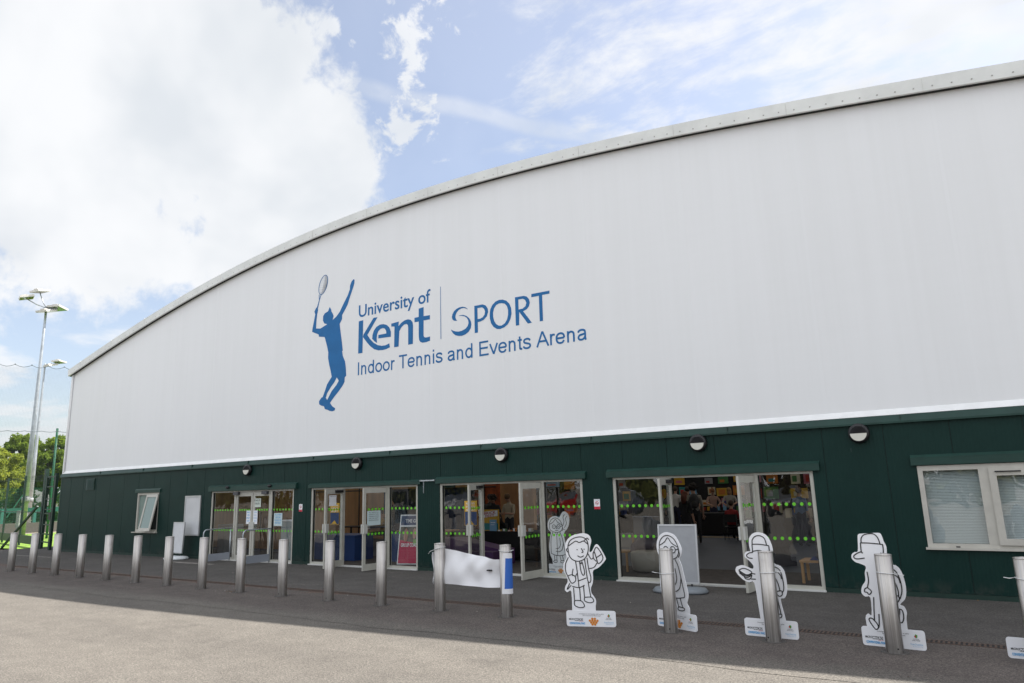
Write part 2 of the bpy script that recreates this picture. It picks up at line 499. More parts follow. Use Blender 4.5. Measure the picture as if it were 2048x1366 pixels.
class MB:
    """collects shapes, each with a material slot, and links them as ONE mesh object"""
    def __init__(self):
        self.v = []
        self.f = []
        self.mi = []
        self.sm = []

    def add(self, verts, faces, mi=0, smooth=False):
        o = len(self.v)
        self.v += [tuple(p) for p in verts]
        for f in faces:
            self.f.append(tuple(i + o for i in f))
            self.mi.append(mi)
            self.sm.append(smooth)
        return self

    def box(self, x0, x1, y0, y1, z0, z1, mi=0):
        v = [(x, y, z) for z in (z0, z1) for y in (y0, y1) for x in (x0, x1)]
        return self.add(v, [(0, 2, 3, 1), (4, 5, 7, 6), (0, 1, 5, 4), (2, 6, 7, 3), (0, 4, 6, 2), (1, 3, 7, 5)], mi)

    def obox(self, c, ax, ay, az, mi=0):
        """oriented box: centre and three half-axis vectors"""
        c, ax, ay, az = Vector(c), Vector(ax), Vector(ay), Vector(az)
        v = [c + sx * ax + sy * ay + sz * az for sz in (-1, 1) for sy in (-1, 1) for sx in (-1, 1)]
        return self.add(v, [(0, 2, 3, 1), (4, 5, 7, 6), (0, 1, 5, 4), (2, 6, 7, 3), (0, 4, 6, 2), (1, 3, 7, 5)], mi)

    def bar(self, p, q, w, h=None, mi=0):
        """square bar from p to q"""
        p, q = Vector(p), Vector(q)
        h = w if h is None else h
        d = (q - p)
        L = d.length
        d.normalize()
        s = d.cross(Vector((0, 0, 1)))
        if s.length < 1e-4:
            s = Vector((1, 0, 0))
        s.normalize()
        u = s.cross(d)
        return self.obox((p + q) / 2, s * w / 2, d * L / 2, u * h / 2, mi)

    def tube(self, pts, r, seg=8, mi=0, caps=True, smooth=True, closed=False):
        pts = [Vector(p) for p in pts]
        n = len(pts)
        rr = r if isinstance(r, (list, tuple)) else [r] * n
        o = len(self.v)
        ref = None
        for i, p in enumerate(pts):
            a = pts[i - 1] if i > 0 else (pts[-1] if closed else p)
            b = pts[i + 1] if i < n - 1 else (pts[0] if closed else p)
            d = (b - a).normalized()
            if ref is None:
                ref = Vector((0, 0, 1)) if abs(d.z) < 0.9 else Vector((1, 0, 0))
            s = d.cross(ref).normalized()
            ref2 = s.cross(d).normalized()
            ref = ref2
            for k in range(seg):
                t = 2 * pi * k / seg
                self.v.append(tuple(p + (s * cos(t) + ref2 * sin(t)) * rr[i]))
        rng = n if closed else n - 1
        for i in range(rng):
            j = (i + 1) % n
            for k in range(seg):
                k2 = (k + 1) % seg
                self.f.append((o + i * seg + k, o + i * seg + k2, o + j * seg + k2, o + j * seg + k))
                self.mi.append(mi)
                self.sm.append(smooth)
        if caps and not closed:
            self.f.append(tuple(o + k for k in range(seg))[::-1])
            self.f.append(tuple(o + (n - 1) * seg + k for k in range(seg)))
            self.mi += [mi, mi]
            self.sm += [False, False]
        return self

    def lathe(self, prof, c=(0, 0, 0), seg=24, mi=0, axis='z', smooth=True):
        """prof: list of (radius, height) from bottom to top"""
        o = len(self.v)
        c = Vector(c)
        for r, h in prof:
            for k in range(seg):
                t = 2 * pi * k / seg
                p = (r * cos(t), r * sin(t), h)
                if axis == 'y':
                    p = (r * cos(t), -h, r * sin(t))
                self.v.append(tuple(c + Vector(p)))
        for i in range(len(prof) - 1):
            for k in range(seg):
                k2 = (k + 1) % seg
                self.f.append((o + i * seg + k, o + i * seg + k2, o + (i + 1) * seg + k2, o + (i + 1) * seg + k))
                self.mi.append(mi)
                self.sm.append(smooth)
        for i, rev in ((0, True), (len(prof) - 1, False)):
            if prof[i][0] > 1e-5:
                f = tuple(o + i * seg + k for k in range(seg))
                self.f.append(f[::-1] if rev else f)
                self.mi.append(mi)
                self.sm.append(False)
        return self

    def ball(self, c, r, mi=0, seg=10, rings=7):
        c = Vector(c)
        r = r if isinstance(r, (tuple, list)) else (r, r, r)
        o = len(self.v)
        for i in range(1, rings):
            a = pi * i / rings
            for k in range(seg):
                t = 2 * pi * k / seg
                self.v.append((c.x + r[0] * sin(a) * cos(t), c.y + r[1] * sin(a) * sin(t), c.z - r[2] * cos(a)))
        b0 = len(self.v)
        self.v.append((c.x, c.y, c.z - r[2]))
        self.v.append((c.x, c.y, c.z + r[2]))
        for i in range(rings - 2):
            for k in range(seg):
                k2 = (k + 1) % seg
                self.f.append((o + i * seg + k, o + i * seg + k2, o + (i + 1) * seg + k2, o + (i + 1) * seg + k))
        for k in range(seg):
            k2 = (k + 1) % seg
            self.f.append((b0, o + k2, o + k))
            self.f.append((b0 + 1, o + (rings - 2) * seg + k, o + (rings - 2) * seg + k2))
        n = (rings - 2) * seg + 2 * seg
        self.mi += [mi] * n
        self.sm += [True] * n
        return self

    def flat(self, loops, fn, mi=0):
        """2-D outline (holes after the first loop) mapped by fn(u, v) -> point: a flat face set, as printed or painted"""
        pts = [p for l in loops for p in l]
        tri = tessellate_polygon([[Vector((a, b, 0)) for a, b in l] for l in loops])
        return self.add([fn(a, b) for a, b in pts], [tuple(t) for t in tri], mi)

    def plate(self, loops, fn0, fn1, mi=0):
        """outline given real thickness between two mappings (front fn0, back fn1)"""
        self.flat(loops, fn0, mi)
        self.flat(loops, fn1, mi)
        for l in loops:
            n = len(l)
            self.add([fn0(*p) for p in l] + [fn1(*p) for p in l], [(i, (i + 1) % n, n + (i + 1) % n, n + i) for i in range(n)], mi)
        return self

    def line(self, pts, wd, fn, mi=0, closed=False):
        """inked line of width wd along 2-D pts"""
        n = len(pts)
        P2 = [Vector(p) for p in pts]
        L, R_ = [], []
        for i in range(n):
            a = P2[i - 1] if (i > 0 or closed) else P2[i]
            b = P2[(i + 1) % n] if (i < n - 1 or closed) else P2[i]
            d = (b - a)
            if d.length < 1e-9:
                d = Vector((1, 0))
            d.normalize()
            nn = Vector((-d.y, d.x)) * wd / 2
            L.append(P2[i] + nn)
            R_.append(P2[i] - nn)
        v = [fn(*p) for p in L] + [fn(*p) for p in R_]
        f = []
        for i in range(n if closed else n - 1):
            j = (i + 1) % n
            f.append((i, j, n + j, n + i))
        return self.add(v, f, mi)

    def text(self, s, fn, u0, v0, width=None, height=None, mi=0, bold=0.0, space=1.0):
        """lettering: left end u0, baseline v0, overall width and capital height"""
        tv, tf, w, cap = text_data(s, bold, space)
        sx = sy = None
        if height:
            sy = height / cap
        if width:
            sx = width / w
        sx = sx or sy
        sy = sy or sx
        return self.add([fn(u0 + a * sx, v0 + b * sy) for a, b in tv], tf, mi)

    def build(self, name, mats, parent=None, recalc=True, local=False):
        me = bpy.data.meshes.new(name)
        off = Vector((0, 0, 0))
        if parent is not None and not local:
            q = parent
            while q is not None:
                off += q.location
                q = q.parent
        V = [(p[0] - off.x, p[1] - off.y, p[2] - off.z) for p in self.v] if off.length else self.v
        me.from_pydata(V, [], self.f)
        for m in (mats if isinstance(mats, (list, tuple)) else [mats]):
            me.materials.append(m)
        me.polygons.foreach_set('material_index', self.mi)
        me.polygons.foreach_set('use_smooth', self.sm)
        if recalc:
            bm = bmesh.new()
            bm.from_mesh(me)
            bmesh.ops.recalc_face_normals(bm, faces=bm.faces)
            bm.to_mesh(me)
            bm.free()
        me.update()
        o = bpy.data.objects.new(name, me)
        COL.objects.link(o)
        if parent is not None:
            o.parent = parent
        return o


_text_cache = {}


def text_data(s, bold=0.0, space=1.0):
    key = (s, bold, space)
    if key in _text_cache:
        return _text_cache[key]

    def tess(txt):
        cu = bpy.data.curves.new('lettering', 'FONT')
        cu.body = txt
        cu.size = 1.0
        cu.offset = bold
        cu.space_character = space
        cu.resolution_u = 4
        ob = bpy.data.objects.new('lettering', cu)
        COL.objects.link(ob)
        bpy.context.view_layer.update()
        dg = bpy.context.evaluated_depsgraph_get()
        me = bpy.data.meshes.new_from_object(ob.evaluated_get(dg))
        v = [(p.co.x, p.co.y) for p in me.vertices]
        f = [tuple(p.vertices) for p in me.polygons]
        bpy.data.objects.remove(ob)
        bpy.data.meshes.remove(me)
        return v, f
    v, f = tess(s)
    if 'H' not in _text_cache:
        hv, _ = tess('H')
        _text_cache['H'] = max(p[1] for p in hv)
    x0 = min(p[0] for p in v)
    x1 = max(p[0] for p in v)
    r = ([(a - x0, b) for a, b in v], f, x1 - x0, _text_cache['H'])
    _text_cache[key] = r
    return r


def tag(o, label=None, cat=None, group=None, kind=None):
    if label:
        o['label'] = label
    if cat:
        o['category'] = cat
    if group:
        o['group'] = group
    if kind:
        o['kind'] = kind
    return o


def thing(name, label, cat, loc=(0, 0, 0), rz=0.0, group=None):
    o = bpy.data.objects.new(name, None)
    o.empty_display_size = 0.2
    COL.objects.link(o)
    o.location = loc
    o.rotation_euler = (0, 0, rz)
    return tag(o, label, cat, group)


def dup(root, loc, rz=None, label=None, group=None):
    r = root.copy()
    COL.objects.link(r)
    r.location = loc
    if rz is not None:
        r.rotation_euler = (0, 0, rz)
    if label:
        r['label'] = label
    if group:
        r['group'] = group
    for ch in list(root.children):
        c = ch.copy()
        COL.objects.link(c)
        c.parent = r
        for g in list(ch.children):
            d = g.copy()
            COL.objects.link(d)
            d.parent = c
    return r


def struct(name, mb, m):
    return tag(mb.build(name, m), kind='structure')


def smooth2(pts, closed=False, sub=4):
    """Catmull-Rom through 2-D points"""
    P = [Vector(p) for p in pts]
    n = len(P)
    out = []
    for i in range(n if closed else n - 1):
        p0 = P[(i - 1) % n] if (closed or i > 0) else P[i]
        p1, p2 = P[i], P[(i + 1) % n]
        p3 = P[(i + 2) % n] if (closed or i < n - 2) else p2
        for k in range(sub):
            t = k / sub
            out.append(tuple(0.5 * ((2 * p1) + (p2 - p0) * t + (2 * p0 - 5 * p1 + 4 * p2 - p3) * t * t + (3 * p1 - p0 - 3 * p2 + p3) * t ** 3)))
    if not closed:
        out.append(tuple(P[-1]))
    return out

# ------------------------------------------------------------------ traced outline of the printed sign, in metres on the gable (x, z)
LOGO = {
 'K': [[(-14.544,6.773),(-14.367,6.782),(-14.38,5.828),(-14.552,5.83)]],
 'K2': [[(-13.959,6.785),(-13.802,6.778),(-14.194,6.321),(-14.076,6.178),(-13.939,6.057),(-13.789,5.974),(-13.626,5.93),(-13.48,5.928),(-13.344,5.961),(-13.317,5.849),(-13.45,5.815),(-13.595,5.806),(-13.757,5.819),(-13.921,5.874),(-14.073,5.978),(-14.211,6.112),(-14.367,6.286),(-14.353,6.351)]],
 'e': [[(-13.811,6.035),(-13.91,6.099),(-14.001,6.183),(-13.993,6.281),(-13.944,6.407),(-13.841,6.503),(-13.707,6.549),(-13.574,6.544),(-13.442,6.498),(-13.339,6.405),(-13.286,6.288),(-13.285,6.14),(-13.762,6.16),(-13.763,6.259),(-13.46,6.259),(-13.469,6.337),(-13.514,6.405),(-13.588,6.432),(-13.676,6.423),(-13.764,6.37),(-13.814,6.278),(-13.827,6.169)]],
 'n': [[(-13.273,6.509),(-12.994,6.527),(-13.002,6.398),(-12.909,6.47),(-12.782,6.526),(-12.655,6.538),(-12.558,6.508),(-12.494,6.438),(-12.472,6.338),(-12.478,5.829),(-12.646,5.827),(-12.647,6.301),(-12.661,6.378),(-12.711,6.418),(-12.795,6.409),(-12.894,6.349),(-12.97,6.252),(-12.997,5.826),(-13.162,5.826),(-13.151,6.409),(-13.272,6.428)]],
 't': [[(-12.267,6.772),(-12.095,6.786),(-12.096,6.535),(-11.875,6.527),(-11.876,6.409),(-12.097,6.418),(-12.099,6.007),(-12.08,5.959),(-12.026,5.938),(-11.946,5.939),(-11.874,5.944),(-11.875,5.829),(-12.0,5.809),(-12.135,5.813),(-12.216,5.846),(-12.256,5.904),(-12.269,6.0),(-12.268,6.413),(-12.419,6.416),(-12.419,6.54),(-12.268,6.541)]],
 'S1': [[(-10.602,6.469),(-10.634,6.512),(-10.696,6.549),(-10.772,6.572),(-10.875,6.573),(-10.978,6.548),(-11.056,6.499),(-11.109,6.423),(-11.129,6.353),(-11.111,6.288),(-11.06,6.248),(-10.952,6.225),(-10.99,6.269),(-11.013,6.324),(-11.006,6.386),(-10.967,6.452),(-10.901,6.504),(-10.824,6.533),(-10.735,6.533),(-10.659,6.506)]],
 'S2': [[(-10.917,6.351),(-10.84,6.359),(-10.751,6.351),(-10.651,6.308),(-10.564,6.232),(-10.511,6.142),(-10.498,6.058),(-10.52,5.969),(-10.584,5.887),(-10.685,5.831),(-10.799,5.808),(-10.913,5.819),(-11.015,5.852),(-11.091,5.91),(-11.142,5.98),(-11.159,6.03),(-11.103,5.989),(-11.026,5.959),(-10.924,5.937),(-10.809,5.941),(-10.695,5.975),(-10.618,6.035),(-10.589,6.113),(-10.598,6.186),(-10.639,6.254),(-10.714,6.308),(-10.815,6.338)]],
 'P': [[(-10.395,6.529),(-10.136,6.526),(-10.039,6.483),(-9.976,6.391),(-9.966,6.299),(-10.01,6.195),(-10.109,6.119),(-10.208,6.094),(-10.294,6.088),(-10.295,5.82),(-10.396,5.819)],[(-10.297,6.455),(-10.15,6.451),(-10.09,6.404),(-10.062,6.335),(-10.077,6.256),(-10.132,6.194),(-10.218,6.167),(-10.297,6.169)]],
 'O': [[(-9.521,6.546),(-9.405,6.495),(-9.315,6.4),(-9.268,6.283),(-9.261,6.143),(-9.298,6.011),(-9.379,5.896),(-9.485,5.833),(-9.604,5.808),(-9.709,5.823),(-9.814,5.893),(-9.883,5.994),(-9.916,6.119),(-9.919,6.241),(-9.897,6.358),(-9.834,6.459),(-9.736,6.529),(-9.628,6.554)],[(-9.548,6.456),(-9.454,6.428),(-9.391,6.353),(-9.362,6.249),(-9.366,6.131),(-9.398,6.017),(-9.471,5.93),(-9.566,5.891),(-9.648,5.898),(-9.729,5.95),(-9.786,6.039),(-9.814,6.143),(-9.816,6.254),(-9.784,6.359),(-9.714,6.438),(-9.63,6.464)]],
 'R': [[(-9.148,6.536),(-8.896,6.529),(-8.807,6.496),(-8.743,6.42),(-8.724,6.328),(-8.75,6.245),(-8.82,6.179),(-8.922,6.147),(-8.684,5.824),(-8.8,5.822),(-9.036,6.15),(-9.05,5.82),(-9.146,5.821)],[(-9.052,6.464),(-8.922,6.461),(-8.855,6.42),(-8.822,6.345),(-8.85,6.262),(-8.931,6.217),(-9.052,6.211)]],
 'T': [[(-8.671,6.534),(-8.16,6.529),(-8.163,6.456),(-8.368,6.457),(-8.37,5.821),(-8.462,5.822),(-8.461,6.454),(-8.674,6.456)]],
 'bar': [[(-11.51,7.248),(-11.494,7.245),(-11.492,5.822),(-11.513,5.821)]],
 'player': [[(-14.792,8.085),(-14.745,8.058),(-14.752,7.956),(-14.796,7.843),(-14.863,7.7),(-14.931,7.557),(-15.02,7.349),(-15.112,7.227),(-15.241,7.077),(-15.238,6.956),(-15.339,6.818),(-15.283,6.536),(-15.227,6.257),(-15.182,5.998),(-15.211,5.995),(-15.178,5.846),(-15.079,5.667),(-15.041,5.463),(-15.021,5.246),(-15.081,5.203),(-15.087,5.072),(-15.168,4.966),(-15.327,4.817),(-15.512,4.67),(-15.673,4.52),(-15.575,4.412),(-15.454,4.346),(-15.462,4.288),(-15.57,4.264),(-15.69,4.29),(-15.787,4.332),(-15.884,4.356),(-15.926,4.443),(-16.033,4.469),(-16.133,4.518),(-16.146,4.612),(-16.042,4.71),(-15.994,4.715),(-15.903,4.891),(-15.813,5.082),(-15.683,5.219),(-15.627,5.28),(-15.681,5.471),(-15.745,5.647),(-15.801,5.858),(-15.797,6.028),(-15.852,6.206),(-15.934,6.424),(-15.971,6.516),(-16.222,6.562),(-16.24,6.634),(-16.533,6.754),(-16.526,6.841),(-16.46,7.097),(-16.417,7.285),(-16.457,7.38),(-16.399,7.459),(-16.374,7.491),(-16.307,7.462),(-16.294,7.389),(-16.33,7.271),(-16.357,7.045),(-16.363,6.835),(-16.171,6.806),(-16.048,6.84),(-15.876,6.893),(-16.002,6.937),(-16.065,7.034),(-16.06,7.174),(-15.988,7.25),(-15.85,7.287),(-15.781,7.409),(-15.719,7.328),(-15.702,7.256),(-15.64,7.176),(-15.604,7.101),(-15.644,6.986),(-15.491,7.065),(-15.35,7.181),(-15.188,7.412),(-15.027,7.626),(-14.937,7.8),(-14.93,7.92),(-14.871,8.03)],[(-15.411,5.24),(-15.327,5.131),(-15.428,5.009),(-15.613,4.862),(-15.797,4.614),(-15.857,4.686),(-15.804,4.814),(-15.664,4.967),(-15.502,5.116)]],
 'handle': [[(-16.353,7.47),(-16.297,7.46),(-16.235,7.691),(-16.161,7.853),(-16.191,7.862),(-16.243,7.75),(-16.247,7.872),(-16.278,7.877),(-16.266,7.697)]],
 'ring': [[(-15.978,8.451),(-15.946,8.432),(-15.921,8.403),(-15.902,8.364),(-15.89,8.317),(-15.886,8.264),(-15.889,8.207),(-15.901,8.148),(-15.919,8.089),(-15.945,8.033),(-15.976,7.981),(-16.011,7.936),(-16.049,7.9),(-16.089,7.873),(-16.13,7.856),(-16.168,7.852),(-16.204,7.858),(-16.236,7.877),(-16.262,7.906),(-16.282,7.944),(-16.294,7.991),(-16.298,8.044),(-16.295,8.102),(-16.283,8.161),(-16.264,8.221),(-16.239,8.278),(-16.208,8.33),(-16.172,8.375),(-16.133,8.412),(-16.093,8.438),(-16.052,8.454),(-16.014,8.458)],[(-15.984,8.435),(-15.957,8.418),(-15.936,8.391),(-15.92,8.356),(-15.911,8.312),(-15.909,8.263),(-15.914,8.21),(-15.926,8.154),(-15.944,8.098),(-15.967,8.045),(-15.996,7.996),(-16.028,7.953),(-16.062,7.917),(-16.098,7.891),(-16.133,7.875),(-16.167,7.869),(-16.198,7.875),(-16.225,7.891),(-16.247,7.917),(-16.263,7.953),(-16.272,7.996),(-16.274,8.046),(-16.269,8.099),(-16.258,8.155),(-16.239,8.211),(-16.216,8.265),(-16.187,8.315),(-16.155,8.358),(-16.12,8.393),(-16.084,8.42),(-16.049,8.436),(-16.015,8.441)]],
 'strings': [[(-15.984,8.435),(-15.957,8.418),(-15.936,8.391),(-15.92,8.356),(-15.911,8.312),(-15.909,8.263),(-15.914,8.21),(-15.926,8.154),(-15.944,8.098),(-15.967,8.045),(-15.996,7.996),(-16.028,7.953),(-16.062,7.917),(-16.098,7.891),(-16.133,7.875),(-16.167,7.869),(-16.198,7.875),(-16.225,7.891),(-16.247,7.917),(-16.263,7.953),(-16.272,7.996),(-16.274,8.046),(-16.269,8.099),(-16.258,8.155),(-16.239,8.211),(-16.216,8.265),(-16.187,8.315),(-16.155,8.358),(-16.12,8.393),(-16.084,8.42),(-16.049,8.436),(-16.015,8.441)]],
}

# ------------------------------------------------------------------ ground
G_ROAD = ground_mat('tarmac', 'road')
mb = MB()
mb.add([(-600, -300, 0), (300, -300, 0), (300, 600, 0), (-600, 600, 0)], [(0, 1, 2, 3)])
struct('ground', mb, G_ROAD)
mb = MB()
xs = [-48 + i * 0.5 for i in range(123)]
random.seed(4)
edge_y = [-5.9 + 0.06 * sin(x * 0.9) + random.uniform(-.04, .04) for x in xs]
v = [(x, y, 0.004) for x, y in zip(xs, edge_y)] + [(x, 0.02, 0.004) for x in xs]
n = len(xs)
mb.add(v, [(i, i + 1, n + i + 1, n + i) for i in range(n - 1)])
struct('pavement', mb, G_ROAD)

# drain channel let into the pavement: dark slot with rusted cross bars
mb = MB()
mb.box(-26, 2.5, -3.70, -3.55, -0.05, 0.0062, 1)
mb.box(-26, 2.5, -3.712, -3.698, -0.05, 0.0095, 0)
mb.box(-26, 2.5, -3.552, -3.538, -0.05, 0.0095, 0)
x = -26.0
while x < 2.4:
    mb.box(x, x + 0.026, -3.70, -3.55, -0.02, 0.0094, 0)
    x += 0.052
struct('drain_channel', mb, [M_RUST, M_DARK])

# faint worn paint marks on the walkway
mb = MB()
mb.box(-31.5, -27.8, -1.62, -1.56, 0.0, 0.0085)
mb.box(-21.6, -19.4, -1.10, -0.94, 0.0, 0.0085)
struct('worn_road_marking', mb, mat('worn_paint', (0.24, 0.22, 0.20), 0.9, var=0.4, vscale=5))

M_GRASS = mat('grass', (0.16, 0.27, 0.03), 0.9, var=0.35, vscale=1.5)
UX, UY = -0.928, 0.3725      # direction from the camera towards the pitches left of the hall


def far(d, lat=0.0, z=0.0):
    return (UX * d + 0.3725 * lat, -13.96 + UY * d + 0.928 * lat, z)


mb = MB()
mb.add([far(37.6, -13, .004), far(37.6, 14, .004), far(54, 14, .004), far(54, -13, .004)], [(0, 1, 2, 3)])
struct('grass_pitch', mb, M_GRASS)
mb = MB()
mb.add([far(54, -16, .008), far(54, 14, .008), far(66, 14, .008), far(66, -16, .008)], [(0, 1, 2, 3)])
struct('pitch_path', mb, mat('pale_path', (0.30, 0.26, 0.20), 0.9, var=0.2))
mb = MB()
mb.add([far(66, -22, .012), far(66, 20, .012), far(160, 30, .012), far(160, -30, .012)], [(0, 1, 2, 3)])
struct('far_grass', mb, mat('far_grass', (0.05, 0.10, 0.025), 0.9, var=0.35, vscale=1.5))

# ------------------------------------------------------------------ the hall
X_L, X_R, DEPTH = -31.33, 6.9, 34.0


def prof(x):
    """underside of the curved verge trim"""
    t = x + 15.0
    return ((4.79871658e-06 * t + 2.27189451e-06) * t - 8.64615472e-03) * t * t + 4.46805826e-02 * t + 9.76841044


hall = thing('sports_hall', 'big white fabric fronted sports hall with curved roof and dark green base', 'building', (-12, 0, 0))
XS = [X_L + (X_R - X_L) * i / 120 for i in range(121)]

# white membrane gable
loop = [(X_L, 2.98)] + [(x, prof(x) + 0.12) for x in XS] + [(X_R, 2.98)]
mb = MB()
mb.plate([loop], lambda a, b: (a, 0.0, b), lambda a, b: (a, 0.05, b))
for k in range(-14, 4):                       # welded seams of the membrane
    sx = -7.16 + 2.385 * k
    if X_L + .5 < sx < X_R:
        mb.box(sx - .028, sx + .028, -0.0035, 0.001, 3.135, prof(sx) + 0.08, 1)
gable = mb.build('gable_wall', [M_FABRIC, mat('seam_weld', (.825, .832, .845), .5)], hall)
mb = MB()                                      # membrane hem leaning out over the flashing
mb.add([(X_L, -0.012, 3.115), (X_R, -0.012, 3.115), (X_R, -0.062, 3.022), (X_L, -0.062, 3.022), (X_L, -.001, 3.13), (X_R, -.001, 3.13)],
       [(0, 3, 2, 1), (4, 0, 1, 5)])
mb.build('gable_hem', M_HEM, hall)
mb = MB()
mb.box(X_L - 0.03, X_L + 0.05, -0.05, 0.06, 3.0, prof(X_L) + .06)
mb.tube([(X_L + 0.075, -0.03, 3.0), (X_L + 0.075, -0.03, prof(X_L + .1))], 0.02, 6)
mb.build('corner_post', M_HEM, hall)

# curved verge trim with bolt heads
tx = [-31.47 + (X_R + .14 + 31.47) * i / 130 for i in range(131)]
mb = MB()
ring = []
for x in tx:
    z = prof(x)
    ring += [(x, -0.16, z), (x, -0.17, z + .262), (x, 0.30, z + .29), (x, 0.30, z + .02)]
f = []
for i in range(len(tx) - 1):
    for k in range(4):
        a, b = i * 4 + k, i * 4 + (k + 1) % 4
        f.append((a, b, b + 4, a + 4))
f += [(0, 1, 2, 3), tuple(len(ring) - 4 + k for k in range(4))]
mb.add(ring, f)
x = -31.2
i = 0
while x < X_R:
    z = prof(x)
    mb.lathe([(0.014, 0), (0.014, 0.008), (0.0, 0.011)], (x, -0.162, z + 0.075), 8, 1, 'y')
    if i % 8 == 3:
        mb.box(x - .15, x - .146, -0.1735, -0.158, z + .004, z + .26, 2)
    x += 0.292
    i += 1
mb.build('verge_trim', [M_TRIM, mat('bolt_head', (0.42, 0.42, 0.40), 0.4), mat('trim_joint', (0.58, 0.58, 0.56), 0.6)], hall)
mb = MB()                                      # dark strip standing in for the shadow line under the trim
v = []
for x in tx:
    z = prof(x)
    v += [(x, -0.02, z - .005), (x, -0.135, z + .006)]
mb.add(v, [(2 * i, 2 * i + 1, 2 * i + 3, 2 * i + 2) for i in range(len(tx) - 1)])
mb.build('trim_shadow_strip', M_DARK, hall)
mb = MB()                                      # membrane roof
v = []
for y in (0.28, DEPTH):
    v += [(x, y, prof(x) + .27) for x in tx]
n = len(tx)
mb.add(v, [(i, i + 1, n + i + 1, n + i) for i in range(n - 1)], 0, True)
mb.build('roof', roof_mat(), hall)
mb = MB()
for xx in (X_L, X_R):
    mb.box(xx - .03, xx + .03, 0.06, DEPTH, 3.0, prof(xx) + .26)
mb.box(X_L, X_R, DEPTH - .06, DEPTH, 3.0, 6.9)
mb.plate([[(X_L, 6.9)] + [(x, prof(x) + .25) for x in XS] + [(X_R, 6.9)]], lambda a, b: (a, DEPTH - .06, b), lambda a, b: (a, DEPTH, b))
mb.build('side_wall', M_FABRIC, hall)

# ---- green clad lower wall with openings
DOORS = [-21.10, -16.31, -11.54, -6.77]
DW, DH = 4.04, 2.11
OPEN = [(d, d + DW, 0.0, DH) for d in DOORS] + [(-25.55, -24.15, 0.81, 2.15), (-1.06, 0.98, 0.78, 2.13)]


def cut(rect, holes):
    rects = [rect]
    for hx0, hx1, hz0, hz1 in holes:
        nxt = []
        for x0, x1, z0, z1 in rects:
            if hx1 <= x0 or hx0 >= x1 or hz1 <= z0 or hz0 >= z1:
                nxt.append((x0, x1, z0, z1))
                continue
            if hx0 > x0:
                nxt.append((x0, hx0, z0, z1))
            if hx1 < x1:
                nxt.append((hx1, x1, z0, z1))
            a, b = max(x0, hx0), min(x1, hx1)
            if hz1 < z1:
                nxt.append((a, b, hz1, z1))
            if hz0 > z0:
                nxt.append((a, b, z0, hz0))
        rects = nxt
    return rects


mb = MB()
seams = [-16.504 + k for k in range(-15, 24)]
cols = [(max(a, X_L), min(b, X_R)) for a, b in zip(seams[:-1], seams[1:]) if b > X_L and a < X_R]
for a, b in cols:
    for x0, x1, z0, z1 in cut((a + .0055, b - .0055, 0.085, 2.875), OPEN):
        mb.box(x0, x1, -0.06, 0.0, z0, z1)
for x0, x1, z0, z1 in cut((X_L + .002, X_R, 0.0, 2.99), OPEN):
    mb.box(x0, x1, -0.047, 0.10, z0, z1, 1)
mb.build('clad_wall', [M_CLAD, mat('cladding_joint', (0.007, 0.02, 0.018), 0.7)], hall)
mb = MB()                                      # flashing along the top of the cladding
mb.add([(X_L - .03, -0.125, 2.905), (X_R, -0.125, 2.905), (X_R, -0.085, 3.015), (X_L - .03, -0.085, 3.015),
        (X_L - .03, -0.125, 2.872), (X_R, -0.125, 2.872), (X_R, -0.061, 2.878), (X_L - .03, -0.061, 2.878)],
       [(0, 1, 2, 3), (4, 5, 1, 0), (4, 7, 6, 5), (0, 3, 7, 4), (1, 5, 6, 2)])
for k in range(-4, 7):
    sx = -16.504 + 3 * k + .3
    mb.box(sx, sx + .004, -0.128, -0.08, 2.874, 3.01, 1)
mb.build('wall_flashing', [M_GREENTRIM, M_GREENDARK], hall)
for x0, x1, z0, z1 in cut((X_L + .06, X_R, 0.004, 0.08), OPEN):   # base trim between the doors
    mb = MB()
    mb.box(x0, x1, -0.068, -0.048, z0, z1)
    mb.build('base_trim', M_GREENDARK, hall)
mb = MB()
mb.box(X_L - .022, X_L + .05, -0.066, 0.0, 0.004, 2.87)
mb.build('corner_trim', M_GREENDARK, hall)

# lintel covers
for a, b, z0, z1, pr in [(-21.18, -16.90, 2.115, 2.30, .14), (-16.37, -12.13, 2.115, 2.235, .13), (-11.63, -7.39, 2.115, 2.275, .13), (-6.88, -2.60, 2.115, 2.285, .13),
                         (-25.66, -24.06, 2.155, 2.29, .10), (-1.14, 1.08, 2.14, 2.315, .12)]:
    mb = MB()
    mb.add([(a, -pr, z0), (b, -pr, z0), (b, -pr, z1 - .05), (a, -pr, z1 - .05), (a, -.0605, z1), (b, -.0605, z1), (a, -.0605, z0 + .004), (b, -.0605, z0 + .004)],
           [(0, 1, 2, 3), (3, 2, 5, 4), (0, 3, 4, 6), (1, 7, 5, 2), (0, 6, 7, 1)])
    mb.box(a + .01, b - .01, -pr - .002, -.0605, z1 - .052, z1 - .046)
    mb.build('lintel_cover', M_GREENTRIM, hall)

mb = MB()                                      # louvred air vent
mb.box(-29.27, -28.62, -0.075, -0.061, 2.33, 2.77)
for k in range(11):
    z = 2.35 + k * .037
    mb.add([(-29.25, -.076, z + .03), (-28.64, -.076, z + .03), (-28.64, -.098, z), (-29.25, -.098, z)], [(0, 1, 2, 3)], 1)
mb.build('air_vent', [M_GREENDARK, M_GREENTRIM], hall)

# printed sign on the gable
LZ = -0.0045


def onw(a, b):
    return (a, LZ, b)


mb = MB()
for k in ('K', 'K2', 'e', 'n', 't', 'S1', 'S2', 'P', 'O', 'R', 'T', 'bar'):
    loops = LOGO[k]
    if k in ('K2', 'e', 'S1', 'S2'):
        pass
    mb.flat(loops, onw)
mb.text('University of', onw, -14.55, 6.892, width=2.70, height=0.352, bold=0.012)
